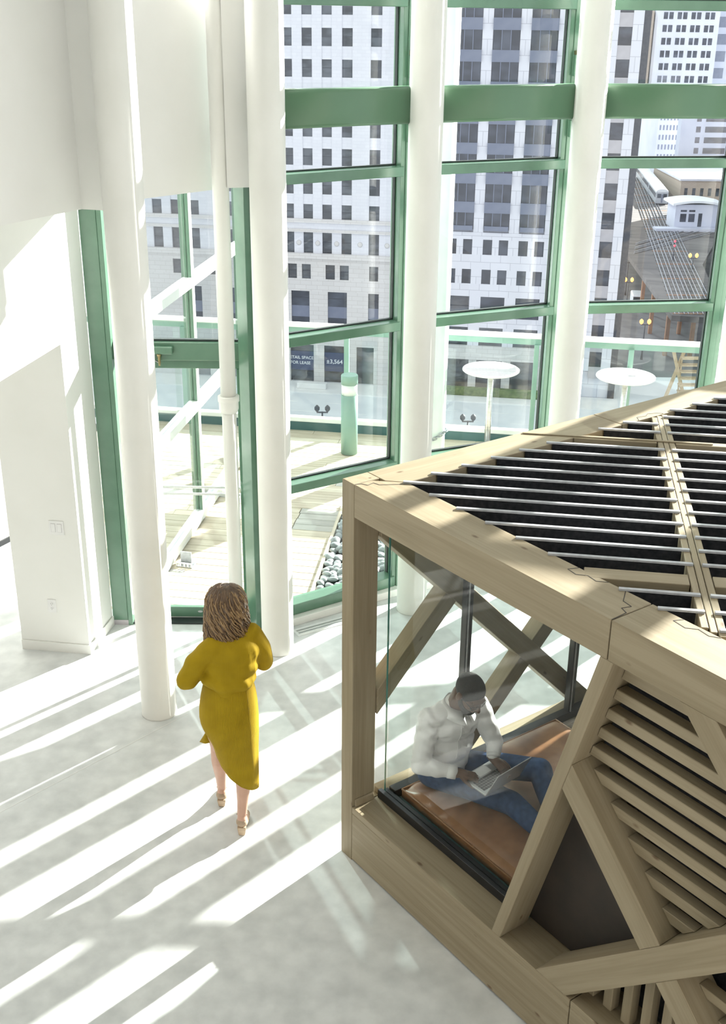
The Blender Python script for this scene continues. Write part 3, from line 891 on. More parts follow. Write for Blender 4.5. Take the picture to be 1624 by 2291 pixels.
# louvres
for i in range(13):
    z0 = 2.192 - 0.1165 * i
    z1 = z0 + 0.055
    def lims(z):
        l = sx(z) if z > 1.704 else 3.51 - z
        r = min(4.65 - z, z + 1.30)
        return l, r
    if z0 > 1.12:
        (l0, r0), (l1, r1) = lims(z0), lims(z1)
        if r0 - l0 > 0.06:
            front("louvre", [(l0 + 0.002, z0), (r0 - 0.002, z0), (r1 - 0.002, z1), (l1 + 0.002, z1)], 0.108, 0.168, (1, 0))
    l0, l1 = 4.83 - z0, 4.83 - z1
    r0, r1 = min(3.77, z0 + 1.30), min(3.77, z1 + 1.30)
    if r0 - l0 > 0.06:
        front("louvre", [(l0 + 0.002, z0), (r0 - 0.002, z0), (r1 - 0.002, z1), (l1 + 0.002, z1)], 0.108, 0.168, (1, 0))
for i in range(6):
    z0 = 0.905 - 0.1165 * i
    z1 = z0 + 0.05
    if z0 < ZS: continue
    f_ = lambda z: max(3.51 - z, z + 1.51)
    front("louvre", [(f_(z0) + 0.002, z0), (3.77, z0), (3.77, z1), (f_(z1) + 0.002, z1)], 0.108, 0.168, (1, 0))
for i in range(8):
    b0 = 1.945 + 0.1135 * i
    b1 = b0 + 0.052
    t_ = lambda b: min(b - 1.51, 3.308 - b)
    if t_(b0) - ZS < 0.03: continue
    front("upright_slat", [(b0, ZS), (b1, ZS), (b1, max(ZS + 0.01, t_(b1) - 0.002)), (b0, t_(b0) - 0.002)], 0.108, 0.168, (0, 1))
front("backing", [(1.925, ZB), (3.77, ZB), (3.77, ZS), (1.40, ZS)], 0.252, 0.264, (1, 0), M['felt'], 0)
front("back_panel", [(1.385, ZS + 0.002), (1.84, ZS + 0.002), (2.36, 1.04), (1.95, 1.56), (1.715, 1.56)], 0.2365, 0.246, (1, 0), M['dark_panel'], 0)
front("partition", [(1.462, ZS), (2.0, ZB), (2.03, ZB), (1.492, ZS)], 0.266, SZ - 0.125, (0.28, 1), M['brown_panel'], 0)
front("far_wall", [(0.3, ZS), (SZ - 0.12, ZS), (SZ - 0.12, ZB), (0.3, ZB)], SZ - 0.12, SZ - 0.07, (1, 0), W, 0)

# glazing: black tracks, mullions, panes
front("track", [(0.125, ZS), (1.42, ZS), (1.43, 0.462), (0.125, 0.462)], 0.185, 0.215, (1, 0), M['black'], 0.002)
front("track", [(0.125, ZS), (1.42, ZS), (1.425, 0.445), (0.125, 0.445)], 0.232, 0.262, (1, 0), M['black'], 0.002)
front("track_gap", [(0.125, ZS), (1.42, ZS), (1.42, 0.425), (0.125, 0.425)], 0.215, 0.232, (1, 0), M['glass_edge'], 0)
front("track_gap", [(0.205, ZS - 0.002), (1.42, ZS - 0.002), (1.42, ZS + 0.006), (0.205, ZS + 0.006)], 0.263, 0.303, (1, 0), M['teal_dark'], 0)
side("track", [(0.264, ZS), (SZ - 0.13, ZS), (SZ - 0.13, 0.462), (0.264, 0.462)], 0.137, 0.20, (1, 0), M['black'], 0.002)
pane_front = prism("pane", [L(0.219, 0.150, 0.425), L(0.219, 1.40, 0.425), L(0.219, sx(ZB) - 0.03, ZB), L(0.219, 0.150, ZB)], L(0.010, 0, 0), L(0, 1, 0), M['pod_glass'], pod)
edge = bar("pane_edge", L(0.224, 0.148, 0.425), L(0.224, 0.148, ZB), 0.0035, 0.0105, M['glass_edge'], pod)
ms = (0.81, 1.79)
xs = (0.232,) + ms + (SZ - 0.13,)
for x0, x1 in zip(xs, xs[1:]):
    side("pane", [(x0 + (0.0 if x0 < 0.3 else 0.026), 0.43), (x1 - 0.026, 0.43), (x1 - 0.026, ZB), (x0 + (0.0 if x0 < 0.3 else 0.026), ZB)], 0.160, 0.170, (1, 0), M['pod_glass'], 0)
for x in ms:
    bar("mullion", L(x, 0.167, 0.44), L(x, 0.167, ZB), 0.05, 0.05, M['black'], pod, 0.003)
    bar("mullion_strip", L(x - 0.012, 0.195, 0.44), L(x - 0.012, 0.195, ZB), 0.008, 0.006, M['cap'], pod)

# ---- leather seat cushion lying on the pod floor
CA0, CA1, CB0, CB1, CZ0, CZ1 = 0.304, 1.62, 0.215, 1.455, ZS - 0.003, 0.50


def cushion_z(a, b):
    ea = min(a - CA0, CA1 - a); eb = min(b - CB0, CB1 - b)
    fa = 1 - math.exp(-max(ea, 0) / 0.045); fb = 1 - math.exp(-max(eb, 0) / 0.045)
    z = CZ1 - 0.035 + 0.042 * fa * fb
    # creases radiating from where the man sits
    da, db = a - 0.62, b - 0.42
    r = math.hypot(da, db); th_ = math.atan2(db, da)
    z -= 0.022 * math.exp(-(r / 0.22) ** 2)
    z += 0.007 * math.exp(-((r - 0.30) / 0.12) ** 2) * math.sin(th_ * 13 + 2.2 * math.sin(r * 9))
    return z


bm = bmesh.new()
NA, NB = 70, 90
g = [[bm.verts.new(L(CA0 + (CA1 - CA0) * i / NA, CB0 + (CB1 - CB0) * j / NB, cushion_z(CA0 + (CA1 - CA0) * i / NA, CB0 + (CB1 - CB0) * j / NB))) for j in range(NB + 1)] for i in range(NA + 1)]
for i in range(NA):
    for j in range(NB):
        bm.faces.new((g[i][j], g[i][j + 1], g[i + 1][j + 1], g[i + 1][j]))
border = [g[i][0] for i in range(NA + 1)] + [g[NA][j] for j in range(1, NB + 1)] + [g[i][NB] for i in range(NA - 1, -1, -1)] + [g[0][j] for j in range(NB - 1, 0, -1)]
low = [bm.verts.new((v.co.x, v.co.y, CZ0)) for v in border]
for i in range(len(border)):
    j = (i + 1) % len(border)
    bm.faces.new((border[i], border[j], low[j], low[i]))
bm.faces.new(low)
bmesh.ops.recalc_face_normals(bm, faces=bm.faces[:])
cu = empty("seat_cushion", POD_P + V((0, 0, 0)), POD_ANG)
tag(cu, "tan leather seat cushion on the pod floor under the seated man", "cushion")
from_bm("pad", bm, M['leather'], cu, None, True)
zr = CZ1 - 0.033
for p, q in (((CA0, CB0), (CA0, CB1)), ((CA0, CB0), (CA1, CB0)), ((CA1, CB0), (CA1, CB1))):
    rod("piping", L(*p, zr), L(*q, zr), 0.006, M['leather'], cu, 10)

# ================================================================ THE CITY OUTSIDE
GZ = -44.0
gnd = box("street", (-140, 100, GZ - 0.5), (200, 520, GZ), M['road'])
tag(gnd, "grey asphalt street far below", None, None, "structure")
FANG = math.radians(-9)
FM = Matrix.Translation((0, 160, GZ)) @ Matrix.Rotation(FANG, 4, 'Z')
sds = box("side_street", (36.5, 166, GZ), (140, 380, GZ + 0.05), M['shaded_road'])
tag(sds, "side street under the railway, darkened for its shade", None, None, "structure")
sw_ = box("sidewalk", (-60, -5.0, 0.0), (36, 0.0, 0.18), M['pave'], None, 0, FM)
tag(sw_, "pale pavement along the office buildings", None, None, "structure")
FH = lambda z: z - GZ
tag_dash = []
for y in (-9.0, -13.0):
    for k in range(9):
        o = box("road_marking", (-34 + k * 7.5 + (3 if y < -10 else 0), y - 0.09, 0.0), (-30.5 + k * 7.5 + (3 if y < -10 else 0), y + 0.09, 0.02), M['road_paint'], None, 0, FM)
        o["kind"] = "structure"


def win(parent, s0, s1, z0, z1, y, mat, sash=True):
    w = box("window", (s0, y, z0), (s1, y + 0.12, z1), mat, parent)
    if sash:
        box("sash", (-(s1 - s0) / 2, -0.10, 0.02), ((s1 - s0) / 2, -0.06, 0.10), M['frame_dark'], w)
    return w


def wall_row(parent, s0, s1, z0, z1, openings, mat, y0=0.0, y1=0.5, wmat=None, name="pier", sash=True):
    """one storey: piers between the openings, a window set back in each opening"""
    cur = s0
    for o0, o1 in openings:
        if o0 > cur:
            box(name, (cur, y0, z0), (o0, y1, z1), mat, parent)
        win(parent, o0, o1, z0, z1, y0 + 0.32, wmat or M['win_dark'], sash)
        cur = o1
    if s1 > cur:
        box(name, (cur, y0, z0), (s1, y1, z1), mat, parent)


# ---- white terracotta office block
lb_ = empty("office_building", (0, 160, GZ), FANG)
tag(lb_, "white terracotta office block with rows of sash windows across the street, left", "building")
S0, S1 = -36.0, 9.4
box("rear_wall", (S0, 0.5, 0), (S1, 14, FH(12)), M['stone_white'], lb_)
ups = [(-33.2, -31.8), (-30.5, -29.1), (-27.8, -26.4), (-25.1, -23.7), (-19.5, -18.1), (-16.8, -15.4), (-14.13, -12.77), (-11.46, -10.1), (-8.79, -7.43), (-6.13, -4.78), (-3.43, -2.02), (0.37, 1.82), (4.1, 5.5), (6.8, 8.2)]
tops = [7.57, 3.8, 0.0, -3.76, -7.5, -11.2, -15.0, -18.55]
cur = S0
for o0, o1 in ups + [(S1, S1)]:
    box("pier", (cur, 0, FH(-20.5)), (o0, 0.5, FH(12)), M['stone_white'], lb_)
    cur = o1
for i, zt in enumerate(tops):
    nxt = tops[i + 1] if i + 1 < len(tops) else -20.75
    for o0, o1 in ups:
        win(lb_, o0, o1, FH(zt - 2.2), FH(zt), 0.34, M['win_dark'])
        box("spandrel", (o0, 0.10, FH(nxt)), (o1, 0.5, FH(zt - 2.2)), M['stone_white'], lb_)
box("spandrel_band", (S0, 0.05, FH(7.57)), (S1, 0.5, FH(9)), M['stone_white'], lb_)
box("cornice", (S0, -0.35, FH(-21.0)), (S1, 0.5, FH(-20.5)), M['stone_warm'], lb_)
box("frieze", (S0, -0.05, FH(-21.9)), (S1, 0.5, FH(-21.0)), M['stone_white'], lb_)
box("cornice", (S0, -0.25, FH(-22.3)), (S1, 0.5, FH(-21.9)), M['stone_warm'], lb_)
wall_row(lb_, S0, S1, FH(-25.2), FH(-22.3), ups, M['stone_white'])
for (o0, o1), (n0, n1) in zip(ups[5:], ups[6:]):
    lathe("medallion", [(0.36, 0), (0.30, 0.08), (0.16, 0.10)], M['stone_warm'], lb_, mtx=Matrix.Translation(((o1 + n0) / 2, 0.0, FH(-23.8))) @ Matrix.Rotation(math.pi / 2, 4, 'X'), seg=14)
box("cornice", (S0, -0.45, FH(-25.9)), (S1, 0.5, FH(-25.2)), M['stone_warm'], lb_)
box("frieze", (S0, -0.05, FH(-26.75)), (S1, 0.5, FH(-25.9)), M['stone_warm'], lb_)
low1 = [(-33.0, -31.7), (-27.9, -26.6), (-22.5, -21.2), (-17.5, -16.2), (-14.8, -13.5), (-11.06, -9.79), (-9.08, -7.8), (-5.69, -4.36), (-3.66, -2.39), (0.5, 1.77), (5.0, 6.3)]
wall_row(lb_, S0, S1, FH(-28.8), FH(-26.75), low1, M['stone_warm'])
box("frieze", (S0, 0.0, FH(-30.55)), (S1, 0.5, FH(-28.8)), M['stone_warm'], lb_)
low2 = [(-26.5, -23.8), (-21.2, -18.5), (-15.9, -13.2), (-10.65, -8.02), (-5.39, -2.63), (0.4, 1.9), (5.0, 7.7)]
wall_row(lb_, S0, S1, FH(-32.7), FH(-30.55), low2, M['stone_warm'], wmat=M['win_blue'])
cur = S0
for o0, o1 in low2 + [(S1, S1)]:
    box("pier", (cur, 0, FH(-35.2)), (o0, 0.5, FH(-32.7)), M['stone_warm'], lb_)
    if o1 > o0:
        box("spandrel_panel", (o0, 0.28, FH(-34.3)), (o1, 0.5, FH(-32.7)), M['spandrel_blue'], lb_)
        win(lb_, o0, o1, FH(-35.2), FH(-34.3), 0.34, M['win_blue'], False)
    cur = o1
box("frieze", (S0, -0.1, FH(-38.3)), (S1, 0.5, FH(-35.2)), M['stone_warm'], lb_)
shops = [(-26.5, -23.0), (-21.0, -17.6), (-16.0, -12.6), (-10.9, -7.46), (-5.93, -2.97), (-1.2, 1.3), (4.0, 7.5)]
cur = S0
for k, (o0, o1) in enumerate(shops + [(S1, S1)]):
    box("pier", (cur, 0, 0), (o0, 0.5, FH(-38.3)), M['stone_warm'], lb_)
    if o1 > o0:
        win(lb_, o0, o1, 0.2, FH(-38.3), 0.40, M['win_dark'], False)
    cur = o1


def text_mesh(body, size, mat, parent, mtx, spacing=1.0, name="lettering"):
    cu_ = bpy.data.curves.new(name, 'FONT')
    cu_.body = body
    cu_.size = size
    cu_.align_x = 'CENTER'
    cu_.align_y = 'CENTER'
    cu_.space_line = spacing
    cu_.extrude = 0.012
    cu_.offset = 0.012 * size
    o = bpy.data.objects.new(name, cu_)
    COL.objects.link(o)
    bpy.context.view_layer.update()
    dg = bpy.context.evaluated_depsgraph_get()
    me = bpy.data.meshes.new_from_object(o.evaluated_get(dg))
    bpy.data.objects.remove(o)
    me.materials.clear(); me.materials.append(mat)
    t = bpy.data.objects.new(name, me)
    t.matrix_basis = mtx
    return link(t, parent)


for s0, s1, txt, size in ((-11.5, -7.46, "RETAIL SPACE\nFOR LEASE", 0.62), (-5.93, -2.97, "±3,564", 0.86)):
    sg = box("lease_sign", (s0, 0.30, FH(-42.2)), (s1, 0.38, FH(-39.4)), M['sign_blue'], lb_)
    text_mesh(txt, size, M['sign_white'], sg, Matrix.Translation((0, -0.06, 0.05)) @ Matrix.Rotation(math.pi / 2, 4, 'X'), 1.25)

# ---- granite tower with bowed dark glass bays
mb = empty("office_tower", (0, 160, GZ), FANG)
tag(mb, "pale granite office tower with dark bowed window bays, middle of the view", "building")
T0, T1 = 10.0, 34.6
box("rear_wall", (T0, 0.5, 0), (T1, 20, FH(12)), M['stone_pale'], mb)
box("corner_strip", (T1, 0.2, 0), (35.5, 20, FH(12)), M['frame_dark'], mb)
bays = [(11.3, 14.7), (16.05, 19.5), (20.85, 24.25), (25.6, 29.0)]
cur = T0
for o0, o1 in bays + [(29.9, 29.9)]:
    box("pier", (cur, 0, FH(-21.5)), (o0, 0.5, FH(12)), M['stone_pale'], mb)
    cur = o1
for o0, o1 in bays:
    for i in range(9):
        zt = 7.58 - 3.78 * i
        if zt < -19: continue
        w3 = (o1 - o0) / 3
        for j in range(3):
            yb = -0.25 if j == 1 else -0.05
            box("window", (o0 + j * w3 + 0.05, yb, FH(max(-20.7, zt - 2.35))), (o0 + (j + 1) * w3 - 0.05, 0.45, FH(zt)), M['win_blue'], mb)
        box("spandrel", (o0, -0.35, FH(zt)), (o1, 0.45, FH(zt + 1.43)), M['spandrel_blue'], mb)
        for j in (1, 2):
            box("bay_mullion", (o0 + j * w3 - 0.05, -0.30, FH(zt - 2.35)), (o0 + j * w3 + 0.05, 0.45, FH(zt)), M['spandrel_blue'], mb)
    box("bay_foot", (o0 + 0.1, -0.40, FH(-21.2)), (o1 - 0.1, 0.45, FH(-20.6)), M['spandrel_blue'], mb)
# right hand column of windows
box("pier", (29.9, 0, FH(-40)), (31.62, 0.5, FH(12)), M['stone_pale'], mb)
box("pier", (33.3, 0, FH(-40)), (T1, 0.5, FH(12)), M['stone_pale'], mb)
for i in range(13):
    zt = 8.1 - 3.78 * i
    win(mb, 31.62, 33.3, FH(zt - 2.15), FH(zt), 0.32, M['win_blue'], False)
    box("spandrel", (31.62, 0.08, FH(zt - 3.78)), (33.3, 0.5, FH(zt - 2.15)), M['stone_grey'], mb)
box("frieze", (T0, 0, FH(-22.45)), (29.9, 0.5, FH(-21.5)), M['stone_pale'], mb)
prs = []
for c in (12.95, 17.8, 22.6, 27.3):
    prs += [(c - 1.7, c - 0.45), (c + 0.45, c + 1.7)]
wall_row(mb, T0, 29.9, FH(-24.5), FH(-22.45), prs, M['stone_pale'], wmat=M['win_blue'], sash=False)
box("frieze", (T0, 0, FH(-26.5)), (29.9, 0.5, FH(-24.5)), M['stone_pale'], mb)
wall_row(mb, T0, 29.9, FH(-28.5), FH(-26.5), prs, M['stone_pale'], wmat=M['win_blue'], sash=False)
box("frieze", (T0, 0, FH(-30.25)), (29.9, 0.5, FH(-28.5)), M['stone_pale'], mb)
wid = [(c - 1.65, c + 1.65) for c in (12.95, 17.8, 22.6, 27.3)]
wall_row(mb, T0, 29.9, FH(-33.2), FH(-30.25), wid, M['stone_pale'], wmat=M['win_blue'])
box("frieze", (T0, 0, FH(-34.6)), (29.9, 0.5, FH(-33.2)), M['stone_pale'], mb)
wall_row(mb, T0, 29.9, FH(-37.2), FH(-34.6), wid, M['stone_pale'], wmat=M['win_dark'])
box("frieze", (T0, -0.2, FH(-39.2)), (29.9, 0.5, FH(-37.2)), M['stone_warm'], mb)
wall_row(mb, T0, 29.9, 0, FH(-39.2), [(11, 14.9), (16, 19.6), (20.8, 24.4), (25.5, 29.1)], M['stone_warm'], wmat=M['win_dark'], sash=False)
hd = box("hedge", (12.0, -2.6, 0.18), (27.0, -1.6, 1.3), noisy('hedge_leaves', (0.05, 0.10, 0.03), (0.12, 0.18, 0.06), (2, 2, 2), 0.9), None, 0.1, FM)
tag(hd, "clipped green hedge on the pavement before the granite tower", "hedge")


# ---- further buildings
def grid_building(name, label, x0, x1, y, ztop, zbot, mat, cols_, rows_, w, h, wmat, rotz=0.0, depth=25):
    e = empty(name, (x0, y, GZ), rotz)
    tag(e, label, "building")
    box("wall", (0, 0, 0), (x1 - x0, depth, FH(ztop)), mat, e)
    for c in cols_:
        for r_ in rows_:
            box("window", (c - x0, -0.05, FH(r_ - h)), (c - x0 + w, 0.1, FH(r_)), wmat, e)
    return e


gcols = []
for k in range(4):
    gcols += [99.3 + 4.65 * k, 101.15 + 4.65 * k]
gb = grid_building("white_building", "tall white building with paired small windows, upper right", 97.4, 118.2, 420, 12.4, GZ, M['far_white'], gcols, [8.2 - 4.0 * k for k in range(12)], 1.4, 2.15, M['win_blue'])
for z in (9.7, 11.2):
    box("cornice", (-0.4, -0.7, FH(z)), (21.2, 0.0, FH(z + 0.5)), M['far_white'], gb)
grid_building("tan_building", "narrow tan brick building beside the granite tower corner", 86.0, 97.0, 424, 8.6, GZ, M['brick_tan'], [88.5, 91, 93.5], [-19.0 - 5 * k for k in range(5)], 1.4, 2.7, M['win_dark'])
grid_building("blue_building", "blue grey glass building at the right picture edge", 119.0, 147, 430, 15, GZ, M['far_blue'], [121, 126, 131], [7 - 5.5 * k for k in range(4)], 3.4, 3.4, M['spandrel_blue'])
grid_building("grey_building", "pale grey building with many small windows behind the train", 90.6, 98.6, 376, -18, GZ, M['far_white'], [91.2 + 1.05 * k for k in range(7)], [-21.5 - 2.9 * k for k in range(6)], 0.5, 1.5, M['spandrel_blue'])
pbd = grid_building("panel_building", "white panelled building with wide dark windows right of the train", 90.6, 125.0, 348, -14, GZ, M['far_blue'], [97.6, 105.2], [-19.6 - 2.95 * k for k in range(5)], 6.4, 1.6, M['win_blue'], 0.0, 4)
for k in range(5):
    box("window", (4.4, -0.06, FH(-21.2 - 2.95 * k)), (5.7, 0.1, FH(-19.6 - 2.95 * k)), M['win_blue'], pbd)
grid_building("brick_warehouse", "low brown brick warehouse with a pale roof edge", 79.2, 98.0, 298, -31.6, GZ, M['brick_tan'], [80.2 + 2.0 * k for k in range(5)], [-33.4], 0.8, 1.9, M['win_dark'], 0.0, 30)
rf = box("flat_roof", (78.8, 297.6, -31.6), (98.4, 328, -31.1), M['far_white'])
tag(rf, "pale snow-white flat roof on the brick warehouse", "roof")

# ---- elevated railway
ZTK = -36.0
el = empty("railway_viaduct", (48, 176, ZTK))
tag(el, "dark elevated railway tracks with steel rails running between the buildings", "railway")
e0 = V((48, 176, ZTK))
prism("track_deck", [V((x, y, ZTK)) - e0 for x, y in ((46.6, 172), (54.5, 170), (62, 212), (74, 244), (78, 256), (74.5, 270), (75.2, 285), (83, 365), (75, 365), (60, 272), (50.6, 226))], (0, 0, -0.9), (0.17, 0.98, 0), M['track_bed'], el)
tdir = V((30.5, 183, 0)).normalized()
for k in range(10):
    o_ = (k // 2) * 1.75 + (k % 2) * 0.75
    p = V((47.2 + o_ * 0.82, 172.5, ZTK + 0.12)) - e0
    bar("rail", p, p + tdir * (178 if k < 8 else 96), 0.11, 0.14, M['rail'], el)
for k in range(6):
    o_ = (k // 2) * 4.6 + (k % 2) * 1.5
    p = V((51.5 + o_ * 0.25, 222 + o_, ZTK + 0.13)) - e0
    bar("rail", p, V((73, 246 + o_, ZTK + 0.13)) - e0 if k < 4 else V((75, 248 + o_, ZTK + 0.13)) - e0, 0.12, 0.14, M['rail'], el)
for k in range(52):
    p = V((47.0, 173, ZTK + 0.03)) - e0 + tdir * (k * 3.3)
    bar("sleeper", p, p + V((6.9, 0, 0)), 0.5, 0.06, M['rust'] if k % 4 == 0 else M['track_bed'], el)
for x, y in ((47.8, 178), (51.5, 177), (48.6, 192), (53.5, 192), (50.6, 208)):
    bar("support_post", V((x, y, GZ)) - e0, V((x, y, ZTK - 0.9)) - e0, 0.6, 0.6, M['rust'], el)

tr = empty("train", (72.0, 287, ZTK + 0.3), math.atan2(56.4, 7.2))
tag(tr, "silver elevated train with a rounded roof on the tracks", "train")
for k in range(3):
    x = k * 18.5
    box("car_body", (x, -1.45, 0.0), (x + 17.9, 1.45, 2.7), M['train'], tr)
    bm = bmesh.new()
    nseg = 8
    r0 = [bm.verts.new((x - 0.1, -1.5 * math.cos(math.pi * i / nseg), 2.7 + 0.75 * math.sin(math.pi * i / nseg))) for i in range(nseg + 1)]
    r1 = [bm.verts.new((x + 18.0, v.co.y, v.co.z)) for v in r0]
    for i in range(nseg): bm.faces.new((r0[i], r0[i + 1], r1[i + 1], r1[i]))
    bm.faces.new(r0); bm.faces.new(list(reversed(r1))); bm.faces.new((r0[0], r1[0], r1[-1], r0[-1]))
    bmesh.ops.recalc_face_normals(bm, faces=bm.faces[:])
    from_bm("car_roof", bm, M['train_roof'], tr)
    for j in range(7):
        box("side_window", (x + 1.2 + j * 2.4, 1.45, 1.3), (x + 2.8 + j * 2.4, 1.5, 2.3), M['win_dark'], tr)
for y0 in (-1.15, 0.25):
    box("end_window", (-0.06, y0, 1.3), (0.0, y0 + 0.9, 2.3), M['win_dark'], tr)
box("end_door", (-0.05, -0.2, 0.2), (0.0, 0.2, 2.2), M['spandrel_blue'], tr)

stn = empty("station_house", (66.2, 251, ZTK))
tag(stn, "small blue grey railway station house with a curved white roof", "station")
box("wall", (0, 0, 0), (9.5, 7, 5.2), M['far_blue'], stn)
bm = bmesh.new()
n = 12
ring0 = [bm.verts.new((-0.8 + 11.5 * i / n, -0.8, 5.2 + 0.9 * math.sin(math.pi * (i / n) * 0.85 + 0.35))) for i in range(n + 1)]
ring1 = [bm.verts.new((v.co.x, 8.0, v.co.z)) for v in ring0]
lo0 = [bm.verts.new((v.co.x, -0.8, v.co.z - 0.45)) for v in ring0]
lo1 = [bm.verts.new((v.co.x, 8.0, v.co.z - 0.45)) for v in ring0]
for i in range(n):
    bm.faces.new((ring0[i], ring0[i + 1], ring1[i + 1], ring1[i])); bm.faces.new((lo0[i + 1], lo0[i], lo1[i], lo1[i + 1]))
    bm.faces.new((lo0[i], lo0[i + 1], ring0[i + 1], ring0[i])); bm.faces.new((lo1[i + 1], lo1[i], ring1[i], ring1[i + 1]))
bm.faces.new((lo0[0], ring0[0], ring1[0], lo1[0])); bm.faces.new((ring0[n], lo0[n], lo1[n], ring1[n]))
bmesh.ops.recalc_face_normals(bm, faces=bm.faces[:])
from_bm("roof", bm, M['train_roof'], stn)
for x in (1.1, 2.9):
    w_ = box("window", (x, -0.06, 1.6), (x + 1.3, 0.0, 3.3), M['win_blue'], stn)
    box("window", (x, -0.06, 3.7), (x + 1.3, 0.0, 4.1), M['win_blue'], stn)
box("door", (5.0, -0.06, 0.4), (5.8, 0.0, 3.4), M['win_blue'], stn)
box("platform", (-4.5, -3.0, -0.2), (9.5, 0.0, 0.6), M['far_blue'], stn)


# ---- street lamps, van, signal, timber stair
def street_lamp(x, y, ztop, lab, lit=True, base=GZ):
    e = empty("street_lamp", (x, y, base))
    tag(e, lab, "street lamp", "street lamps below")
    h = ztop - base
    lathe("lamp_post", [(0.22, 0), (0.14, 0.8), (0.09, h)], M['frame_dark'], e, seg=10)
    box("arm", (-0.65, -0.06, h - 0.15), (0.65, 0.06, h), M['frame_dark'], e)
    for sx_ in (-0.6, 0.6):
        lathe("lantern", [(0.10, 0), (0.30, 0.25), (0.30, 0.55), (0.08, 0.8)], M['lamp_glow'] if lit else M['frame_dark'], e, (sx_, 0, h), 10)
    return e


street_lamp(47.6, 207.1, -38.3, "twin orange street lamp standing before the granite tower corner")
street_lamp(43.6, 175.6, -38.3, "twin orange street lamp just above the balustrade on the right")
street_lamp(59.0, 208.0, -34.0, "twin orange street lamp nearest the right picture edge")
street_lamp(50.6, 222.0, -37.6, "twin orange street lamp behind the lamp at the tower corner")
street_lamp(-4.8, 125.4, -36.6, "unlit dark street lamp below the bollard", False)
street_lamp(11.7, 122.7, -36.6, "unlit dark street lamp below the left bar table", False)
vn = empty("van", (50.6, 211.5, GZ), math.radians(82))
tag(vn, "white van parked under the railway", "van")
box("van_body", (0, -1.0, 0.35), (4.6, 1.0, 2.3), M['train_roof'], vn, 0.2)
box("windscreen", (-0.02, -0.8, 1.3), (0.02, 0.8, 2.0), M['win_dark'], vn)
for x in (0.9, 3.6):
    for y in (-0.95, 0.75):
        lathe("wheel", [(0.36, 0), (0.36, 0.2)], M['frame_dark'], vn, mtx=Matrix.Translation((x, y + 0.2, 0.36)) @ Matrix.Rotation(math.pi / 2, 4, 'X'), seg=14)
sg = empty("rail_signal", (57.5, 216.0, ZTK))
tag(sg, "red railway signal beside the tracks", "signal")
lathe("signal_post", [(0.1, 0), (0.08, 2.6)], M['frame_dark'], sg, seg=8)
for z in (2.7, 3.5):
    lathe("signal_lamp", [(0.05, -0.2), (0.22, 0), (0.05, 0.2)], M['red_glow'], sg, (0, -0.1, z), 10)
stw = empty("timber_stair", (41.5, 153.0, GZ))
tag(stw, "raw timber stair frame on the street below the right bar table", "stair")
bar("stringer", (0.2, 0, 0.2), (2.6, 1.0, 7.5), 0.25, 0.45, M['timber'], stw)
bar("stringer", (3.2, 0, 0.2), (1.0, 1.0, 7.5), 0.25, 0.45, M['timber'], stw)
for k in range(7):
    box("tread", (2.0, -0.6, 0.8 + 0.95 * k), (5.6, 0.6, 0.95 + 0.95 * k), M['timber'], stw)
for x in (2.1, 5.4):
    box("stair_post", (x, 0.4, 0), (x + 0.2, 0.6, 7.6), M['timber'], stw)
for k, (s, w_) in enumerate(((-9.2, 4.2), (-2.0, 1.2), (8.0, 3.0))):
    o = box("planter", (s, -3.6, 0.18), (s + w_, -2.4, 0.95), M['pave'], None, 0.05, FM)
    tag(o, ("long stone planter below the lease sign", "small stone planter behind the bollard", "stone planter left of the deck column")[k], "planter", "stone planters")

bw = grid_building("shading_block", "grey block outside the picture, added to shade the railway", 92, 125, 125, 2, GZ, M['stone_grey'], [95 + 5 * k for k in range(6)], [-2 - 4 * k for k in range(9)], 2.5, 2.2, M['win_dark'], 0.0, 170)  # unseen block, put in to shade the railway and street

# ================================================================ PEOPLE
M['skin_dark'] = noisy('dark_skin', (0.105, 0.052, 0.030), (0.135, 0.068, 0.040), (14, 14, 14), 0.42, spec=0.45)
M['skin_light'] = noisy('light_skin', (0.60, 0.36, 0.27), (0.66, 0.41, 0.31), (14, 14, 14), 0.45)
M['hair_black'] = noisy('short_black_hair', (0.007, 0.006, 0.006), (0.018, 0.015, 0.014), (160, 160, 160), 0.75, bump=0.3)
M['hair_brown'] = noisy('brown_hair', (0.075, 0.040, 0.020), (0.15, 0.085, 0.042), (30, 30, 8), 0.36, spec=0.6)
M['hair_dark'] = noisy('dark_brown_hair', (0.045, 0.024, 0.013), (0.080, 0.044, 0.023), (30, 30, 8), 0.36, spec=0.6)
M['hair_gold'] = noisy('golden_hair', (0.22, 0.13, 0.058), (0.34, 0.215, 0.10), (30, 30, 8), 0.36, spec=0.6)
M['shirt'] = noisy('white_shirt', (0.86, 0.845, 0.85), (0.90, 0.885, 0.89), (9, 9, 9), 0.7, spec=0.2)
M['jeans'] = noisy('blue_jeans', (0.024, 0.052, 0.128), (0.042, 0.084, 0.19), (30, 30, 30), 0.8, spec=0.15, bump=0.05)
M['shoe'] = noisy('beige_suede', (0.42, 0.31, 0.22), (0.48, 0.36, 0.26), (30, 30, 30), 0.8)
M['heel'] = noisy('stacked_heel', (0.50, 0.37, 0.25), (0.58, 0.44, 0.31), (4, 4, 60), 0.5)
M['aluminium'] = noisy('laptop_aluminium', (0.50, 0.51, 0.52), (0.56, 0.57, 0.58), (8, 8, 8), 0.32, 0.7)
M['key'] = noisy('black_key', (0.012, 0.012, 0.013), (0.018, 0.018, 0.02), (8, 8, 8), 0.5)
M['screen'] = noisy('laptop_screen', (0.02, 0.02, 0.025), (0.03, 0.03, 0.035), (8, 8, 8), 0.15)
M['logo'] = noisy('mirror_logo', (0.75, 0.75, 0.77), (0.8, 0.8, 0.82), (8, 8, 8), 0.15, 1.0)
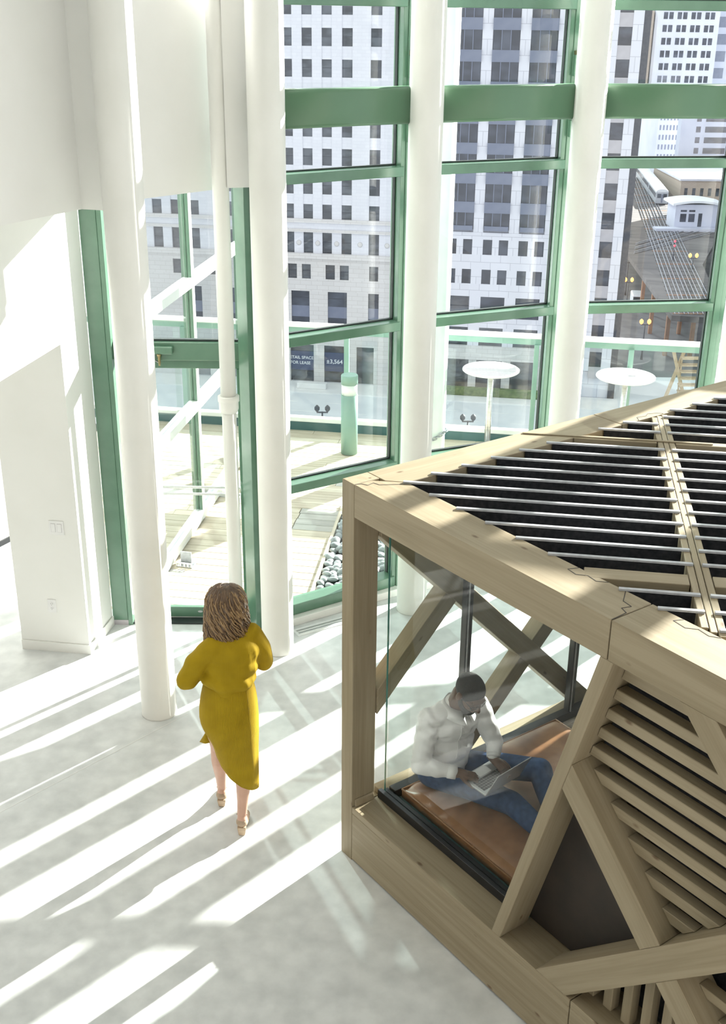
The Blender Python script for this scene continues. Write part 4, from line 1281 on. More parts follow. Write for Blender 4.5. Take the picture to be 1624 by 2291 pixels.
M['specs'] = noisy('dark_spectacle_frame', (0.015, 0.015, 0.017), (0.02, 0.02, 0.022), (8, 8, 8), 0.3)


def knit_mat(name, c1, c2, rib=430.0, depth=0.35):
    m, nt, b = new_mat(name, c1, 0.75, 0, 0.15)
    N, Lk = nt.nodes, nt.links
    tc = N.new("ShaderNodeTexCoord")
    sp = N.new("ShaderNodeSeparateXYZ"); Lk.new(tc.outputs["Object"], sp.inputs[0])
    mu = N.new("ShaderNodeMath"); mu.operation = 'MULTIPLY'; mu.inputs[1].default_value = rib * 2.2
    Lk.new(sp.outputs[0], mu.inputs[0])
    sn = N.new("ShaderNodeMath"); sn.operation = 'SINE'; Lk.new(mu.outputs[0], sn.inputs[0])
    nz = N.new("ShaderNodeTexNoise"); nz.inputs["Scale"].default_value = 7.0; nz.inputs["Detail"].default_value = 3
    Lk.new(tc.outputs["Object"], nz.inputs["Vector"])
    cr = N.new("ShaderNodeValToRGB")
    cr.color_ramp.elements[0].position = 0.35; cr.color_ramp.elements[0].color = (*c1, 1)
    cr.color_ramp.elements[1].position = 0.65; cr.color_ramp.elements[1].color = (*c2, 1)
    Lk.new(nz.outputs["Fac"], cr.inputs["Fac"]); Lk.new(cr.outputs["Color"], b.inputs["Base Color"])
    bp = N.new("ShaderNodeBump"); bp.inputs["Strength"].default_value = depth; bp.inputs["Distance"].default_value = 0.002
    Lk.new(sn.outputs[0], bp.inputs["Height"]); Lk.new(bp.outputs["Normal"], b.inputs["Normal"])
    return m


M['knit'] = knit_mat('mustard_rib_knit', (0.325, 0.215, 0.008), (0.39, 0.265, 0.011))
M['knit_top'] = knit_mat('mustard_fine_knit', (0.33, 0.222, 0.008), (0.40, 0.272, 0.011), 520.0, 0.15)


def add_ell(bm, c, r, rot=None, seg=16):
    m = Matrix.Translation(V(c)) @ (rot.to_4x4() if rot is not None else Matrix()) @ Matrix.Diagonal((r[0], r[1], r[2], 1))
    bmesh.ops.create_uvsphere(bm, u_segments=seg, v_segments=max(8, seg * 3 // 4), radius=1.0, matrix=m)


def add_cap(bm, p, q, r1, r2, seg=14):
    """a tapered limb with rounded ends"""
    p, q = V(p), V(q)
    d = q - p
    if d.length < 1e-5:
        add_ell(bm, p, (r1, r1, r1)); return
    z = d.normalized()
    x = V((1, 0, 0)) if abs(z.x) < 0.9 else V((0, 1, 0))
    x = (x - z * x.dot(z)).normalized(); y = z.cross(x)
    prof = []
    for k in range(5):
        a = math.pi / 2 * (1 - k / 4)
        prof.append((r1 * math.cos(a), -r1 * math.sin(a)))
    for k in range(5):
        a = math.pi / 2 * (k / 4)
        prof.append((r2 * math.cos(a), d.length + r2 * math.sin(a)))
    prof[0] = (r1 * 0.05, -r1); prof[-1] = (r2 * 0.05, d.length + r2)
    m = Matrix(((x.x, y.x, z.x, p.x), (x.y, y.y, z.y, p.y), (x.z, y.z, z.z, p.z), (0, 0, 0, 1)))
    lathe_bm(prof, seg, bm, m)


def chain(bm, pts, radii, seg=14):
    for (p, q), (a, b) in zip(zip(pts, pts[1:]), zip(radii, radii[1:])):
        add_cap(bm, p, q, a, b, seg)


def tube(bm, pts, radii, seg=5):
    rings = []
    for i, p in enumerate(pts):
        d = (pts[min(i + 1, len(pts) - 1)] - pts[max(i - 1, 0)]).normalized()
        x = V((0, 0, 1)).cross(d)
        x = x.normalized() if x.length > 1e-4 else V((1, 0, 0))
        y = d.cross(x)
        rings.append([bm.verts.new(p + (x * math.cos(2 * math.pi * k / seg) + y * math.sin(2 * math.pi * k / seg)) * radii[i]) for k in range(seg)])
    for a, b in zip(rings, rings[1:]):
        for k in range(seg):
            j = (k + 1) % seg
            bm.faces.new((a[k], a[j], b[j], b[k]))
    bm.faces.new(list(reversed(rings[0]))); bm.faces.new(rings[-1])


def fuse(name, bm, mat, voxel, smooth_it, parent, disp=None):
    """melt the overlapping solids into one continuous skin"""
    me = bpy.data.meshes.new(name)
    bm.to_mesh(me); bm.free()
    o = bpy.data.objects.new(name, me)
    COL.objects.link(o)
    r = o.modifiers.new("melt", 'REMESH'); r.mode = 'VOXEL'; r.voxel_size = voxel; r.adaptivity = 0.0
    s = o.modifiers.new("smooth", 'SMOOTH'); s.factor = 0.5; s.iterations = smooth_it
    bpy.context.view_layer.update()
    dg = bpy.context.evaluated_depsgraph_get()
    nm = bpy.data.meshes.new_from_object(o.evaluated_get(dg))
    bpy.data.objects.remove(o)
    nm.name = name
    nm.materials.clear(); nm.materials.append(mat)
    if disp:
        cos = [v.co.copy() for v in nm.vertices]
        nos = [n.vector.copy() for n in nm.vertex_normals]
        flat = []
        for c, n in zip(cos, nos):
            flat.extend(disp(c, n))
        nm.vertices.foreach_set("co", flat)
        nm.update()
    for p in nm.polygons: p.use_smooth = True
    ob = bpy.data.objects.new(name, nm)
    return link(ob, parent)


def add_hand(bm, wrist, d, n, side, spread=0.0, curl=0.5, s=1.0, r=0.0088):
    """palm, four jointed fingers and a thumb from the side of the palm.
    d: direction of the fingers, n: back-of-hand normal, side: +1 thumb towards d x n"""
    d = V(d).normalized(); n = V(n); n = (n - d * n.dot(d)).normalized()
    u = d.cross(n) * side          # thumb side
    w = V(wrist)
    P = lambda a, b, c=0.0: w + (d * a + u * b + n * c) * s
    add_cap(bm, P(-0.02, 0), P(0.025, 0), 0.026 * s, 0.027 * s)
    for b in (-0.027, -0.009, 0.009, 0.027):
        add_cap(bm, P(0.015, b * 0.75), P(0.085, b), 0.0135 * s, 0.0125 * s, 10)
    lens = ((0.030, 0.020, 0.018), (0.040, 0.026, 0.021), (0.043, 0.028, 0.022), (0.039, 0.025, 0.020))
    for i, b in enumerate((-0.029, -0.0095, 0.0095, 0.028)):
        p = P(0.085 - (0.010 if i == 0 else 0.0), b)
        ang = 0.15 * curl
        for j, l in enumerate(lens[i]):
            ang += curl * (0.55, 0.75, 0.45)[j]
            dd = (d * math.cos(ang) - n * math.sin(ang) + u * spread * (i - 1.5) * 0.5).normalized()
            q = p + dd * l * s
            add_cap(bm, p, q, (r - 0.0005 * j) * s, (r - 0.0005 * (j + 1)) * s, 10)
            p = q
    t0, t1, t2, t3 = P(0.012, 0.022, -0.004), P(0.045, 0.050, -0.012), P(0.073, 0.060, -0.020), P(0.097, 0.062, -0.030)
    chain(bm, [t0, t1, t2, t3], [0.014 * s, 0.0115 * s, 0.0098 * s, 0.0082 * s], 10)


# ---------------------------------------------------------------- woman walking away
wo = empty("person", (-0.78, 6.05, 0))
tag(wo, "woman in a mustard yellow knit dress walking away across the floor", "person")
O = V((-0.78, 6.05, 0))
q_ = lambda x, y, z: V((x, y, z)) - O
neck = q_(-0.80, 6.12, 1.40)
head_c = q_(-0.822, 6.155, 1.538)
shL, shR = q_(-0.925, 6.035, 1.305), q_(-0.655, 6.135, 1.345)
elL, elR = q_(-1.06, 6.00, 1.09), q_(-0.612, 6.20, 1.115)
wrL, wrR = q_(-0.985, 6.20, 1.06), q_(-0.665, 6.40, 1.12)
hipL, hipR = q_(-0.905, 6.03, 0.88), q_(-0.735, 6.03, 0.88)
knL, anL = q_(-0.915, 6.19, 0.49), q_(-0.915, 6.245, 0.115)
knR, anR = q_(-0.735, 6.065, 0.48), q_(-0.752, 5.955, 0.125)
bm = bmesh.new()
add_ell(bm, head_c, (0.074, 0.092, 0.108))
add_ell(bm, head_c + V((0, 0.045, -0.055)), (0.05, 0.05, 0.055))
add_cap(bm, head_c + V((0, 0.095, -0.01)), head_c + V((0, 0.112, -0.03)), 0.010, 0.013)   # nose
for sx_ in (-1, 1):
    add_ell(bm, head_c + V((sx_ * 0.074, 0.0, -0.015)), (0.010, 0.020, 0.032))
add_cap(bm, neck + V((0, -0.01, -0.03)), head_c + V((0, 0, -0.06)), 0.050, 0.047)
chain(bm, [q_(-0.80, 6.10, 1.32), q_(-0.81, 6.06, 1.15), q_(-0.82, 6.03, 0.93)], [0.10, 0.095, 0.115])
for a, b in ((shL, shR),):
    add_cap(bm, a, b, 0.045, 0.045)
for s_, e_, w_ in ((shL, elL, wrL), (shR, elR, wrR)):
    chain(bm, [s_, e_, w_], [0.044, 0.036, 0.025])
add_hand(bm, wrL, (0.35, 0.9, -0.1), (-0.9, 0.3, 0.3), 1, 0.05, 0.7, 0.92)
add_hand(bm, wrR, (-0.35, 0.9, -0.05), (0.9, 0.3, 0.3), -1, 0.05, 0.7, 0.92)
for h, k, a in ((hipL, knL, anL), (hipR, knR, anR)):
    mid = k.lerp(a, 0.32)
    chain(bm, [h, k, mid + V((0, -0.012, 0)), k.lerp(a, 0.75), a], [0.088, 0.055, 0.053, 0.036, 0.031])
for a, dy in ((anL, 0.02), (anR, 0.0)):
    chain(bm, [a + V((0, -0.015, -0.02)), a + V((0.004, 0.07, -0.075)), a + V((0.006, 0.14, -0.098))], [0.032, 0.029, 0.026])
fuse("body", bm, M['skin_light'], 0.006, 4, wo)

# knit top
bm = bmesh.new()
chain(bm, [q_(-0.80, 6.115, 1.345), q_(-0.80, 6.09, 1.26), q_(-0.81, 6.06, 1.12), q_(-0.815, 6.05, 1.055)], [0.085, 0.128, 0.138, 0.130])
add_ell(bm, q_(-0.80, 6.085, 1.25), (0.178, 0.135, 0.14))
add_ell(bm, q_(-0.812, 6.055, 1.09), (0.176, 0.145, 0.085))
add_ell(bm, q_(-0.80, 6.075, 1.17), (0.174, 0.14, 0.12))
chain(bm, [shL + V((0.03, 0, -0.01)), shR + V((-0.03, 0, -0.01))], [0.075, 0.075])
chain(bm, [shL + V((0.025, 0, 0.0)), shL.lerp(elL, 0.5) + V((-0.012, 0, 0.005)), elL + V((-0.005, 0.0, 0))], [0.072, 0.068, 0.060])
chain(bm, [elL, elL.lerp(wrL, 0.30)], [0.060, 0.052])
chain(bm, [shR + V((-0.025, 0, 0.0)), shR.lerp(elR, 0.5) + V((0.012, 0, 0.0)), elR], [0.072, 0.066, 0.060])
chain(bm, [elR, elR.lerp(wrR, 0.30)], [0.058, 0.052])


def top_folds(co, n):
    w = co + O
    a = math.sin(w.x * 46 + 3.0 * math.sin(w.z * 7)) * 0.0035 * max(0, min(1, (1.25 - w.z) / 0.15))
    b = math.sin((w.x + w.z) * 38 + w.y * 20) * 0.0022
    return co + n * (a + b)


top = fuse("knit_top", bm, M['knit_top'], 0.008, 5, wo, top_folds)

# skirt: lofted rings, slanting hem with a slit on the left
bm = bmesh.new()
rings = [(1.065, -0.815, 6.055, 0.150, 0.118), (1.02, -0.815, 6.055, 0.163, 0.130), (0.93, -0.818, 6.045, 0.180, 0.150), (0.82, -0.82, 6.035, 0.187, 0.162), (0.72, -0.812, 6.035, 0.176, 0.158),
         (0.62, -0.802, 6.04, 0.162, 0.150), (0.52, -0.790, 6.045, 0.150, 0.140), (0.42, -0.782, 6.045, 0.140, 0.130), (0.30, -0.775, 6.04, 0.130, 0.120)]
NS = 72
vr = []
for (z, cx, cy, rx, ry) in rings:
    rr_ = []
    for i in range(NS):
        a = 2 * math.pi * i / NS
        ca, sa = math.cos(a), math.sin(a)
        zz = z
        if z < 0.80:
            t = (0.80 - z) / 0.50
            left = max(0.0, -ca)                 # -x side: the slit side, hem pulled up
            lift = 0.23 * (0.5 - 0.5 * ca) ** 1.3
            zz = 0.80 - (0.80 - z) * (1 - lift / 0.50)
        fold = 1 + (0.020 * math.sin(5 * a + 9 * zz) + 0.012 * math.sin(11 * a - 7 * zz)) * max(0.0, min(1.0, (0.85 - zz) / 0.3))
        rr_.append(bm.verts.new(q_(cx + rx * ca * fold, cy + ry * sa * fold, zz)))
    vr.append(rr_)
for k in range(len(vr) - 1):
    for i in range(NS):
        j = (i + 1) % NS
        bm.faces.new((vr[k][j], vr[k][i], vr[k + 1][i], vr[k + 1][j]))
bmesh.ops.recalc_face_normals(bm, faces=bm.faces[:])
sk = from_bm("skirt", bm, M['knit'], wo, None, True)
md = sk.modifiers.new("round", 'SUBSURF'); md.levels = 1; md.render_levels = 1
md = sk.modifiers.new("cloth", 'SOLIDIFY'); md.thickness = 0.006; md.offset = -1
# front panel of the wrap skirt swinging out to the left
bm = bmesh.new()
gp = []
for i in range(9):
    u = i / 8
    colv = []
    for j in range(7):
        v = j / 6
        x = -0.93 - 0.105 * u * (0.55 + 0.45 * v)
        y = 6.10 + 0.06 * u + 0.025 * math.sin(u * 5 + v * 2)
        z = 0.66 - 0.10 * v - 0.035 * u + 0.02 * math.sin(u * 3.1)
        colv.append(bm.verts.new(q_(x, y, z)))
    gp.append(colv)
for i in range(8):
    for j in range(6):
        bm.faces.new((gp[i][j], gp[i + 1][j], gp[i + 1][j + 1], gp[i][j + 1]))
fp = from_bm("skirt_flap", bm, M['knit'], wo, None, True)
md = fp.modifiers.new("cloth", 'SOLIDIFY'); md.thickness = 0.006

# shoes
for a, nm in ((anL, 'l'), (anR, 'r')):
    bm = bmesh.new()
    chain(bm, [a + V((-0.002, -0.018, -0.035)), a + V((0, 0.0, -0.055)), a + V((0.003, 0.07, -0.088)), a + V((0.005, 0.145, -0.104))], [0.036, 0.036, 0.034, 0.031])
    sh = fuse("shoe", bm, M['shoe'], 0.006, 3, wo)
    bm = bmesh.new()
    hz = a.z - 0.062
    for (z, w_, d0, d1) in ((hz, 0.027, -0.045, 0.012), (0.003, 0.021, -0.040, 0.002)):
        pass
    t_ = [bm.verts.new((a.x + sx_ * 0.028, a.y + yy, hz)) for sx_, yy in ((-1, -0.050), (1, -0.050), (1, 0.012), (-1, 0.012))]
    b_ = [bm.verts.new((a.x + sx_ * 0.020, a.y + yy, max(0.0, a.z - 0.125))) for sx_, yy in ((-1, -0.046), (1, -0.046), (1, -0.004), (-1, -0.004))]
    bm.faces.new(t_); bm.faces.new(list(reversed(b_)))
    for i in range(4):
        j = (i + 1) % 4
        bm.faces.new((t_[i], b_[i], b_[j], t_[j]))
    bmesh.ops.recalc_face_normals(bm, faces=bm.faces[:])
    bmesh.ops.bevel(bm, geom=bm.edges[:], offset=0.003, segments=2, affect='EDGES')
    from_bm("shoe_heel", bm, M['heel'], wo)
    rod("ankle_strap", a + V((-0.034, -0.004, 0.012)), a + V((0.034, -0.004, 0.012)), 0.004, M['shoe'], wo, 8)

# wavy shoulder-length hair: a full cap and two layers of loose waves over it
bm = bmesh.new()
add_ell(bm, head_c + V((0, -0.010, 0.020)), (0.100, 0.114, 0.119))
add_ell(bm, head_c + V((0, -0.030, -0.05)), (0.112, 0.088, 0.125))
add_ell(bm, head_c + V((-0.055, -0.02, -0.115)), (0.070, 0.070, 0.080))
add_ell(bm, head_c + V((0.058, -0.02, -0.100)), (0.070, 0.070, 0.080))
fuse("hair", bm, M['hair_dark'], 0.008, 4, wo)
hr = random.Random(5)
for layer, (mk, count) in enumerate((('hair_dark', 170), ('hair_brown', 210), ('hair_gold', 170))):
    bm = bmesh.new()
    for k in range(count):
        ang = -math.pi / 2 + ((k + hr.random()) / count - 0.5) * math.pi * 1.5
        ca, sa = math.cos(ang), math.sin(ang)
        ph = hr.uniform(0, 6.28)
        ln = hr.uniform(0.20, 0.31) if layer else hr.uniform(0.19, 0.27)
        t0 = (0.0, 0.05, 0.16)[layer] + hr.uniform(0, (0.08, 0.15, 0.45)[layer])
        amp = hr.uniform(0.012, 0.024)
        pts, rad = [], []
        for j in range(15):
            t = t0 + (1 - t0) * j / 14
            th_ = min(1.0, t / 0.42) * math.pi / 2          # over the crown, then straight down
            out = math.sin(th_) * 0.112 + 0.030 * max(0.0, t - 0.42) + 0.004 * layer
            z = 0.020 + math.cos(th_) * 0.112 - max(0.0, t - 0.42) / 0.58 * (ln - 0.02) + 0.004 * layer
            wv_ = amp * math.sin(t * 17 + ph) * min(1, t * 1.6)
            wr_ = amp * 0.6 * math.cos(t * 17 + ph) * min(1, t * 1.6)
            pts.append(head_c + V((ca * (out + wr_) * 1.0 - sa * wv_, sa * (out + wr_) * 0.98 + ca * wv_ - 0.010, z)))
            rad.append((0.0062 if layer < 2 else 0.0045) * (1 - 0.75 * max(0, t - 0.3)) + 0.0006)
        tube(bm, pts, rad, 5)
    from_bm("hair_waves", bm, M[mk], wo, None, True)

# ---------------------------------------------------------------- man sitting in the pod with a laptop
mn = empty("person", (0.55, 5.85, 0.47))
tag(mn, "man in a white shirt and jeans sitting in the pod, typing on a laptop", "person")
O2 = V((0.55, 5.85, 0.47))
m_ = lambda x, y, z: V((x, y, z)) - O2
HIP = V((0.505, 5.90, 0.575))
NECK = V((0.555, 5.79, 1.075))
MSR, MSL = V((0.405, 5.72, 1.02)), V((0.705, 5.865, 1.02))
MER, MWR = V((0.352, 5.645, 0.745)), V((0.575, 5.605, 0.722))
MEL, MWL = V((0.805, 5.80, 0.815)), V((0.795, 5.725, 0.748))
KR, AR = V((0.885, 5.50, 0.595)), V((1.09, 5.21, 0.560))
KL, AL = V((1.075, 5.695, 0.685)), V((1.13, 5.40, 0.560))
HR, HL = V((0.44, 5.83, 0.565)), V((0.60, 5.92, 0.565))
hf = V((0.62, -0.785, 0)).normalized()       # where the face points, before the nod
nod = math.radians(34)
hx = V((hf.y, -hf.x, 0))                       # his right hand side
hy = (hf * math.cos(nod) - V((0, 0, 1)) * math.sin(nod)).normalized()
hz_ = hx.cross(hy)
HROT = Matrix(((hx.x, hy.x, hz_.x), (hx.y, hy.y, hz_.y), (hx.z, hy.z, hz_.z)))
HC = V((0.632, 5.705, 1.212))
hp_ = lambda x, y, z: HC + HROT @ V((x, y, z))
bm = bmesh.new()


def e_(bm, x, y, z, r):
    add_ell(bm, hp_(x, y, z) - O2, r, HROT)


e_(bm, 0, -0.012, 0.030, (0.076, 0.097, 0.090))
e_(bm, 0, 0.030, -0.030, (0.064, 0.066, 0.085))
e_(bm, 0, 0.052, -0.082, (0.043, 0.040, 0.034))          # chin
e_(bm, 0, 0.080, 0.026, (0.052, 0.018, 0.016))           # brow
add_cap(bm, hp_(0, 0.090, 0.012) - O2, hp_(0, 0.112, -0.028) - O2, 0.009, 0.014)   # nose
for s_ in (-1, 1):
    e_(bm, s_ * 0.013, 0.100, -0.032, (0.010, 0.011, 0.009))
    e_(bm, s_ * 0.078, -0.008, -0.006, (0.009, 0.021, 0.034))
    e_(bm, s_ * 0.040, 0.066, -0.020, (0.022, 0.018, 0.020))
e_(bm, 0, 0.088, -0.055, (0.027, 0.011, 0.008))
e_(bm, 0, 0.087, -0.068, (0.024, 0.011, 0.009))
add_cap(bm, NECK - O2 + V((0, 0, -0.04)), hp_(0, -0.03, -0.06) - O2, 0.066, 0.062)
chain(bm, [m_(*V(NECK + V((0, 0, -0.10)))), m_(0.53, 5.85, 0.82), m_(*HIP)], [0.085, 0.105, 0.12])
add_cap(bm, MSR - O2, MSL - O2, 0.045, 0.045)
chain(bm, [MSR - O2, MER - O2, MWR - O2], [0.052, 0.042, 0.030])
chain(bm, [MSL - O2, MEL - O2, MWL - O2], [0.052, 0.042, 0.030])
lapd = V((0.67, -0.742, 0)).normalized()
add_hand(bm, MWR - O2 + V((0.012, 0.0, 0.003)), V((0.93, -0.22, -0.16)), V((0.1, -0.05, 1)), 1, 0.10, 0.62, 1.0)
add_hand(bm, MWL - O2 + V((0.003, -0.006, -0.004)), V((0.62, -0.66, -0.28)), V((0.2, -0.2, 1)), -1, 0.10, 0.72, 1.0)
for h, k, a in ((HR, KR, AR), (HL, KL, AL)):
    chain(bm, [h - O2, k - O2, a - O2], [0.075, 0.055, 0.04])
fuse("body", bm, M['skin_dark'], 0.005, 3, mn)

# hair and beard hug the skull
def clip_fuse(name, build, planes, mat):
    bm = bmesh.new(); build(bm)
    o = fuse(name, bm, mat, 0.006, 3, mn)
    b2 = bmesh.new(); b2.from_mesh(o.data)
    for co, no in planes:
        bmesh.ops.bisect_plane(b2, geom=b2.verts[:] + b2.edges[:] + b2.faces[:], plane_co=co - O2, plane_no=no, clear_outer=True)
        bmesh.ops.holes_fill(b2, edges=[e for e in b2.edges if e.is_boundary], sides=0)
    b2.to_mesh(o.data); b2.free()
    for p in o.data.polygons: p.use_smooth = True
    return o


clip_fuse("hair", lambda b: e_(b, 0, -0.014, 0.031, (0.0795, 0.1005, 0.0945)),
          [(hp_(0, 0.068, 0.052), HROT @ V((0, 0.86, -0.52))), (hp_(0, 0, -0.022), HROT @ V((0, 0.25, -1)))], M['hair_black'])


def beard(b):
    e_(b, 0, 0.031, -0.033, (0.070, 0.071, 0.091))
    e_(b, 0, 0.054, -0.088, (0.051, 0.047, 0.042))
    e_(b, 0, 0.090, -0.048, (0.027, 0.012, 0.007))


clip_fuse("beard", beard, [(hp_(0, 0.05, -0.040), HROT @ V((0, 0.55, 1.0)))], M['hair_black'])
# spectacles
sp_ = empty("spectacles", (0, 0, 0), 0, mn)
for s_ in (-1, 1):
    pts = [hp_(s_ * (0.033 + 0.026 * math.cos(t)), 0.099 - 0.010 * (math.cos(t) > 0.3), -0.001 + 0.017 * math.sin(t)) - O2 for t in [2 * math.pi * i / 14 for i in range(15)]]
    bm = bmesh.new(); chain(bm, pts, [0.0018] * 15, 6); from_bm("rim", bm, M['specs'], sp_)
    bm = bmesh.new(); chain(bm, [hp_(s_ * 0.060, 0.088, 0.008) - O2, hp_(s_ * 0.079, 0.0, 0.010) - O2, hp_(s_ * 0.078, -0.02, -0.006) - O2], [0.0019] * 3, 6); from_bm("temple", bm, M['specs'], sp_)
bm = bmesh.new(); chain(bm, [hp_(-0.008, 0.104, 0.004) - O2, hp_(0.008, 0.104, 0.004) - O2], [0.0019] * 2, 6); from_bm("bridge", bm, M['specs'], sp_)

# shirt
bm = bmesh.new()
tf = V((0.45, -0.893, 0))                      # chest direction
tr_ = V((tf.y, -tf.x, 0))
C1 = V((0.545, 5.80, 0.955)); C2 = V((0.525, 5.84, 0.80)); C3 = V((0.515, 5.875, 0.64))
TROT = Matrix(((tr_.x, tf.x, 0), (tr_.y, tf.y, 0), (0, 0, 1)))
add_ell(bm, C1 - O2 + V((0, 0, 0.01)), (0.178, 0.122, 0.135), TROT)
add_ell(bm, C2 - O2, (0.172, 0.136, 0.16), TROT)
add_ell(bm, C3 - O2, (0.168, 0.142, 0.12), TROT)
add_cap(bm, MSR - O2 + V((0.02, 0.01, 0)), MSL - O2 + V((-0.02, -0.01, 0)), 0.074, 0.074)
chain(bm, [NECK - O2 + V((0, 0, -0.06)), NECK - O2 + V((0, 0, -0.015))], [0.10, 0.080])
for s_, el_, w_ in ((MSR, MER, MWR), (MSL, MEL, MWL)):
    chain(bm, [s_ - O2, s_.lerp(el_, 0.5) - O2, el_ - O2], [0.072, 0.066, 0.055])
    chain(bm, [el_ - O2, el_.lerp(w_, 0.5) - O2, el_.lerp(w_, 0.86) - O2], [0.055, 0.049, 0.040])


def shirt_folds(co, n):
    w = co + O2
    f = 0.0040 * math.sin(52 * (w.x * 0.8 - w.z * 0.9 + w.y * 0.3) + 2.6 * math.sin(w.z * 17)) * (0.5 + 0.5 * math.sin(w.x * 21 + w.y * 13))
    f += 0.0022 * math.sin(95 * (w.z + 0.5 * w.x) + 9 * w.y + 2 * math.sin(w.x * 30))
    return co + n * f


shirt = fuse("shirt", bm, M['shirt'], 0.0065, 4, mn, shirt_folds)
# collar: two leaves folded over a stand
cn = NECK + V((0.012, -0.012, 0.022))
cb = bmesh.new()
cup = V((hf.x * -0.15, hf.y * -0.15, 1)).normalized()
prev = None
NC = 36
for i in range(NC + 1):
    t = -math.pi * 0.93 + 2 * math.pi * 0.93 * i / NC
    di = (-hf * math.cos(t) + hx * math.sin(t))
    k = abs(t) / math.pi
    drop = 0.020 + 0.034 * k ** 2
    p1 = cn + di * 0.070 + cup * (0.030 - 0.052 * k)
    p2 = cn + di * (0.098 + 0.010 * k) + cup * (0.004 - drop - 0.048 * k)
    p0 = cn + di * 0.072 + cup * (-0.02 - 0.052 * k)
    vv = [cb.verts.new(p - O2) for p in (p0, p1, p2)]
    if prev:
        cb.faces.new((prev[0], vv[0], vv[1], prev[1])); cb.faces.new((prev[1], vv[1], vv[2], prev[2]))
    prev = vv
co_ = from_bm("collar", cb, M['shirt'], mn, None, True)
md = co_.modifiers.new("cloth", 'SOLIDIFY'); md.thickness = 0.004
# cuffs
for el_, w_ in ((MER, MWR), (MEL, MWL)):
    rod("cuff", el_.lerp(w_, 0.74) - O2, el_.lerp(w_, 0.97) - O2, 0.043, M['shirt'], mn, 24, 0.040)
# placket and buttons
pv = []
for z in (1.035, 0.985, 0.93, 0.87, 0.81, 0.75, 0.70):
    base = V((0.55, 5.80, z)) if z > 0.9 else V((0.53, 5.84, z))
    # march outwards along the chest direction to the shirt's surface
    hit = None
    start = base - O2 + tf * 0.5
    ok, loc_, nrm, _ = shirt.ray_cast(start, -tf)
    if ok: pv.append((loc_, nrm))
for (p, n0), (q, n1) in zip(pv, pv[1:]):
    bar("placket", p + n0 * 0.002, q + n1 * 0.002, 0.028, 0.003, M['shirt'], mn, 0, upv=(n0 + n1) / 2)
for p, n0 in pv[1::2]:
    rod("button", p + n0 * 0.003, p + n0 * 0.007, 0.006, M['plastic'], mn, 10)

# jeans
bm = bmesh.new()
add_ell(bm, HIP - O2 + V((0, 0, -0.005)), (0.175, 0.15, 0.105), TROT)
for h, k, a in ((HR, KR, AR), (HL, KL, AL)):
    chain(bm, [h - O2, h.lerp(k, 0.5) - O2 + V((0, 0, 0.004)), k - O2, k.lerp(a, 0.4) - O2, a - O2], [0.092, 0.082, 0.072, 0.066, 0.052])


def jean_folds(co, n):
    w = co + O2
    return co + n * (0.004 * math.sin(55 * (w.x * 0.6 + w.y * 0.9) + 3 * math.sin(w.z * 20)) * (0.5 + 0.5 * math.sin(w.x * 17)))


fuse("jeans", bm, M['jeans'], 0.008, 4, mn, jean_folds)
for a, d in ((AR, V((0.60, -0.80, 0))), (AL, V((0.35, -0.93, 0)))):
    bm = bmesh.new()
    chain(bm, [a - O2, a - O2 + d * 0.09 + V((0, 0, -0.01)), a - O2 + d * 0.17 + V((0, 0, -0.018))], [0.050, 0.046, 0.040])
    fuse("shoe", bm, M['black'], 0.008, 3, mn)

# ---------------------------------------------------------------- laptop on his lap
LZ = 0.69
ld = V((0.67, -0.742, 0)).normalized(); lr = V((ld.y, -ld.x, 0))      # depth (away from him); his right
lw, ldp = 0.29, 0.20
near = V((0.5915, 5.591, LZ))                                            # front-right corner
org = near + (-lr) * lw / 2 + ld * ldp / 2
tilt = -0.07
lx = -lr
ly = (ld * math.cos(tilt) + V((0, 0, 1)) * math.sin(tilt)).normalized()
lz = lx.cross(ly)
if lz.z < 0:
    lx = -lx; lz = lx.cross(ly)
lap = empty("laptop", org)
lap.matrix_basis = Matrix(((lx.x, ly.x, lz.x, org.x), (lx.y, ly.y, lz.y, org.y), (lx.z, ly.z, lz.z, org.z), (0, 0, 0, 1)))
tag(lap, "silver laptop with black keys on the man's lap", "laptop")
bs = box("base", (-lw / 2, -ldp / 2, -0.006), (lw / 2, ldp / 2, 0.006), M['aluminium'], lap, 0.002)
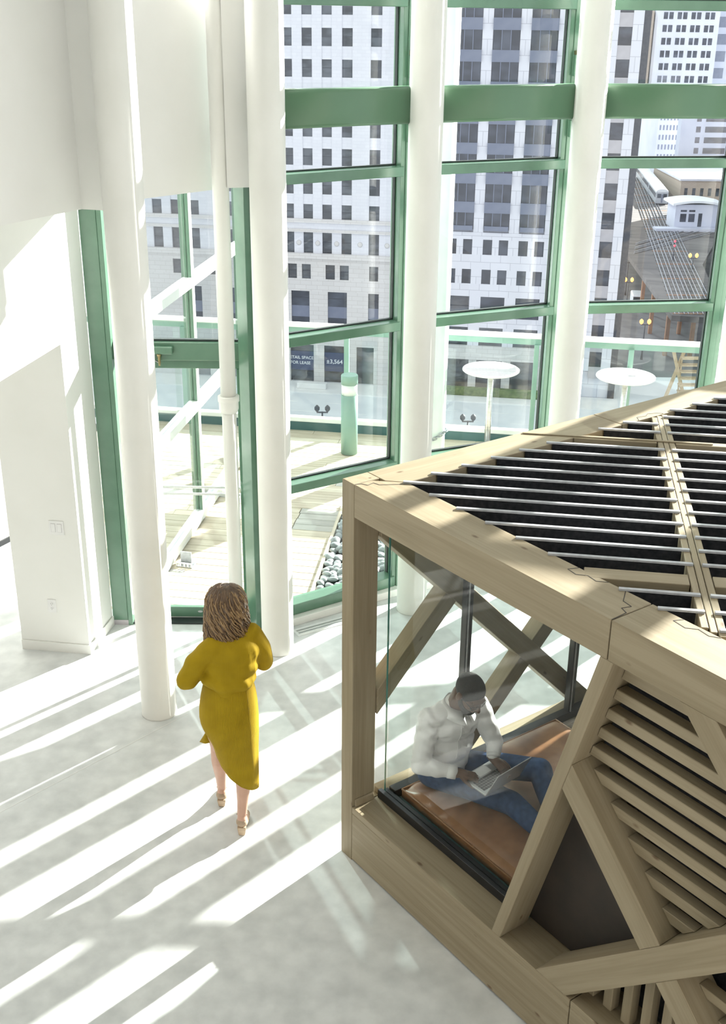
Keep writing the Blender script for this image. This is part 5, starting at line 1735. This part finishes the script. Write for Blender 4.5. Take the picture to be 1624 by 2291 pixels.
for r_ in range(5):
    for c_ in range(13):
        x = -lw / 2 + 0.022 + c_ * 0.0192
        y = ldp / 2 - 0.030 - r_ * 0.0185
        wk = 0.0162
        if r_ == 4 and 3 <= c_ <= 8:
            if c_ == 3: box("key", (x, y - 0.0155, 0.006), (x + 0.0192 * 5 + wk, y, 0.0075), M['key'], lap)
            continue
        box("key", (x, y - 0.0155, 0.006), (x + wk, y, 0.0075), M['key'], lap)
box("trackpad", (-0.05, -ldp / 2 + 0.008, 0.006), (0.05, -ldp / 2 + 0.07, 0.0066), M['plastic'], lap)
lid = empty("lid", (0, ldp / 2, 0.004), 0, lap)
lid.rotation_euler = (math.radians(-21), 0, 0)
box("lid_shell", (-lw / 2, -0.001, 0.0), (lw / 2, 0.005, 0.195), M['aluminium'], lid, 0.0015)
box("screen_panel", (-lw / 2 + 0.006, -0.0022, 0.012), (lw / 2 - 0.006, -0.001, 0.188), M['screen'], lid)
# the bitten apple on the lid
bm = bmesh.new()
pts = []
for i in range(40):
    t = 2 * math.pi * i / 40
    r_ = 0.0165 * (1 + 0.06 * math.cos(2 * t) - 0.10 * math.exp(-((t - math.pi / 2) / 0.35) ** 2) - 0.06 * math.exp(-((t - 3 * math.pi / 2) / 0.3) ** 2))
    x, z = r_ * math.cos(t), r_ * math.sin(t)
    dx, dz = x - 0.0195, z - 0.003
    dd = math.hypot(dx, dz)
    if dd < 0.0085:
        x, z = 0.0195 + dx / dd * 0.0085, 0.003 + dz / dd * 0.0085
    pts.append((x, z))
vv = [bm.verts.new((x, 0.0056, 0.1 + z)) for x, z in pts]
bm.faces.new(vv)
lf = [bm.verts.new((x, 0.0056, 0.1 + z)) for x, z in ((0.0, 0.0175), (0.002, 0.0225), (0.0065, 0.0255), (0.006, 0.021))]
bm.faces.new(lf)
r_ = bmesh.ops.extrude_face_region(bm, geom=bm.faces[:])
for v in [g_ for g_ in r_['geom'] if isinstance(g_, bmesh.types.BMVert)]: v.co.y -= 0.0005
from_bm("logo", bm, M['logo'], lid)
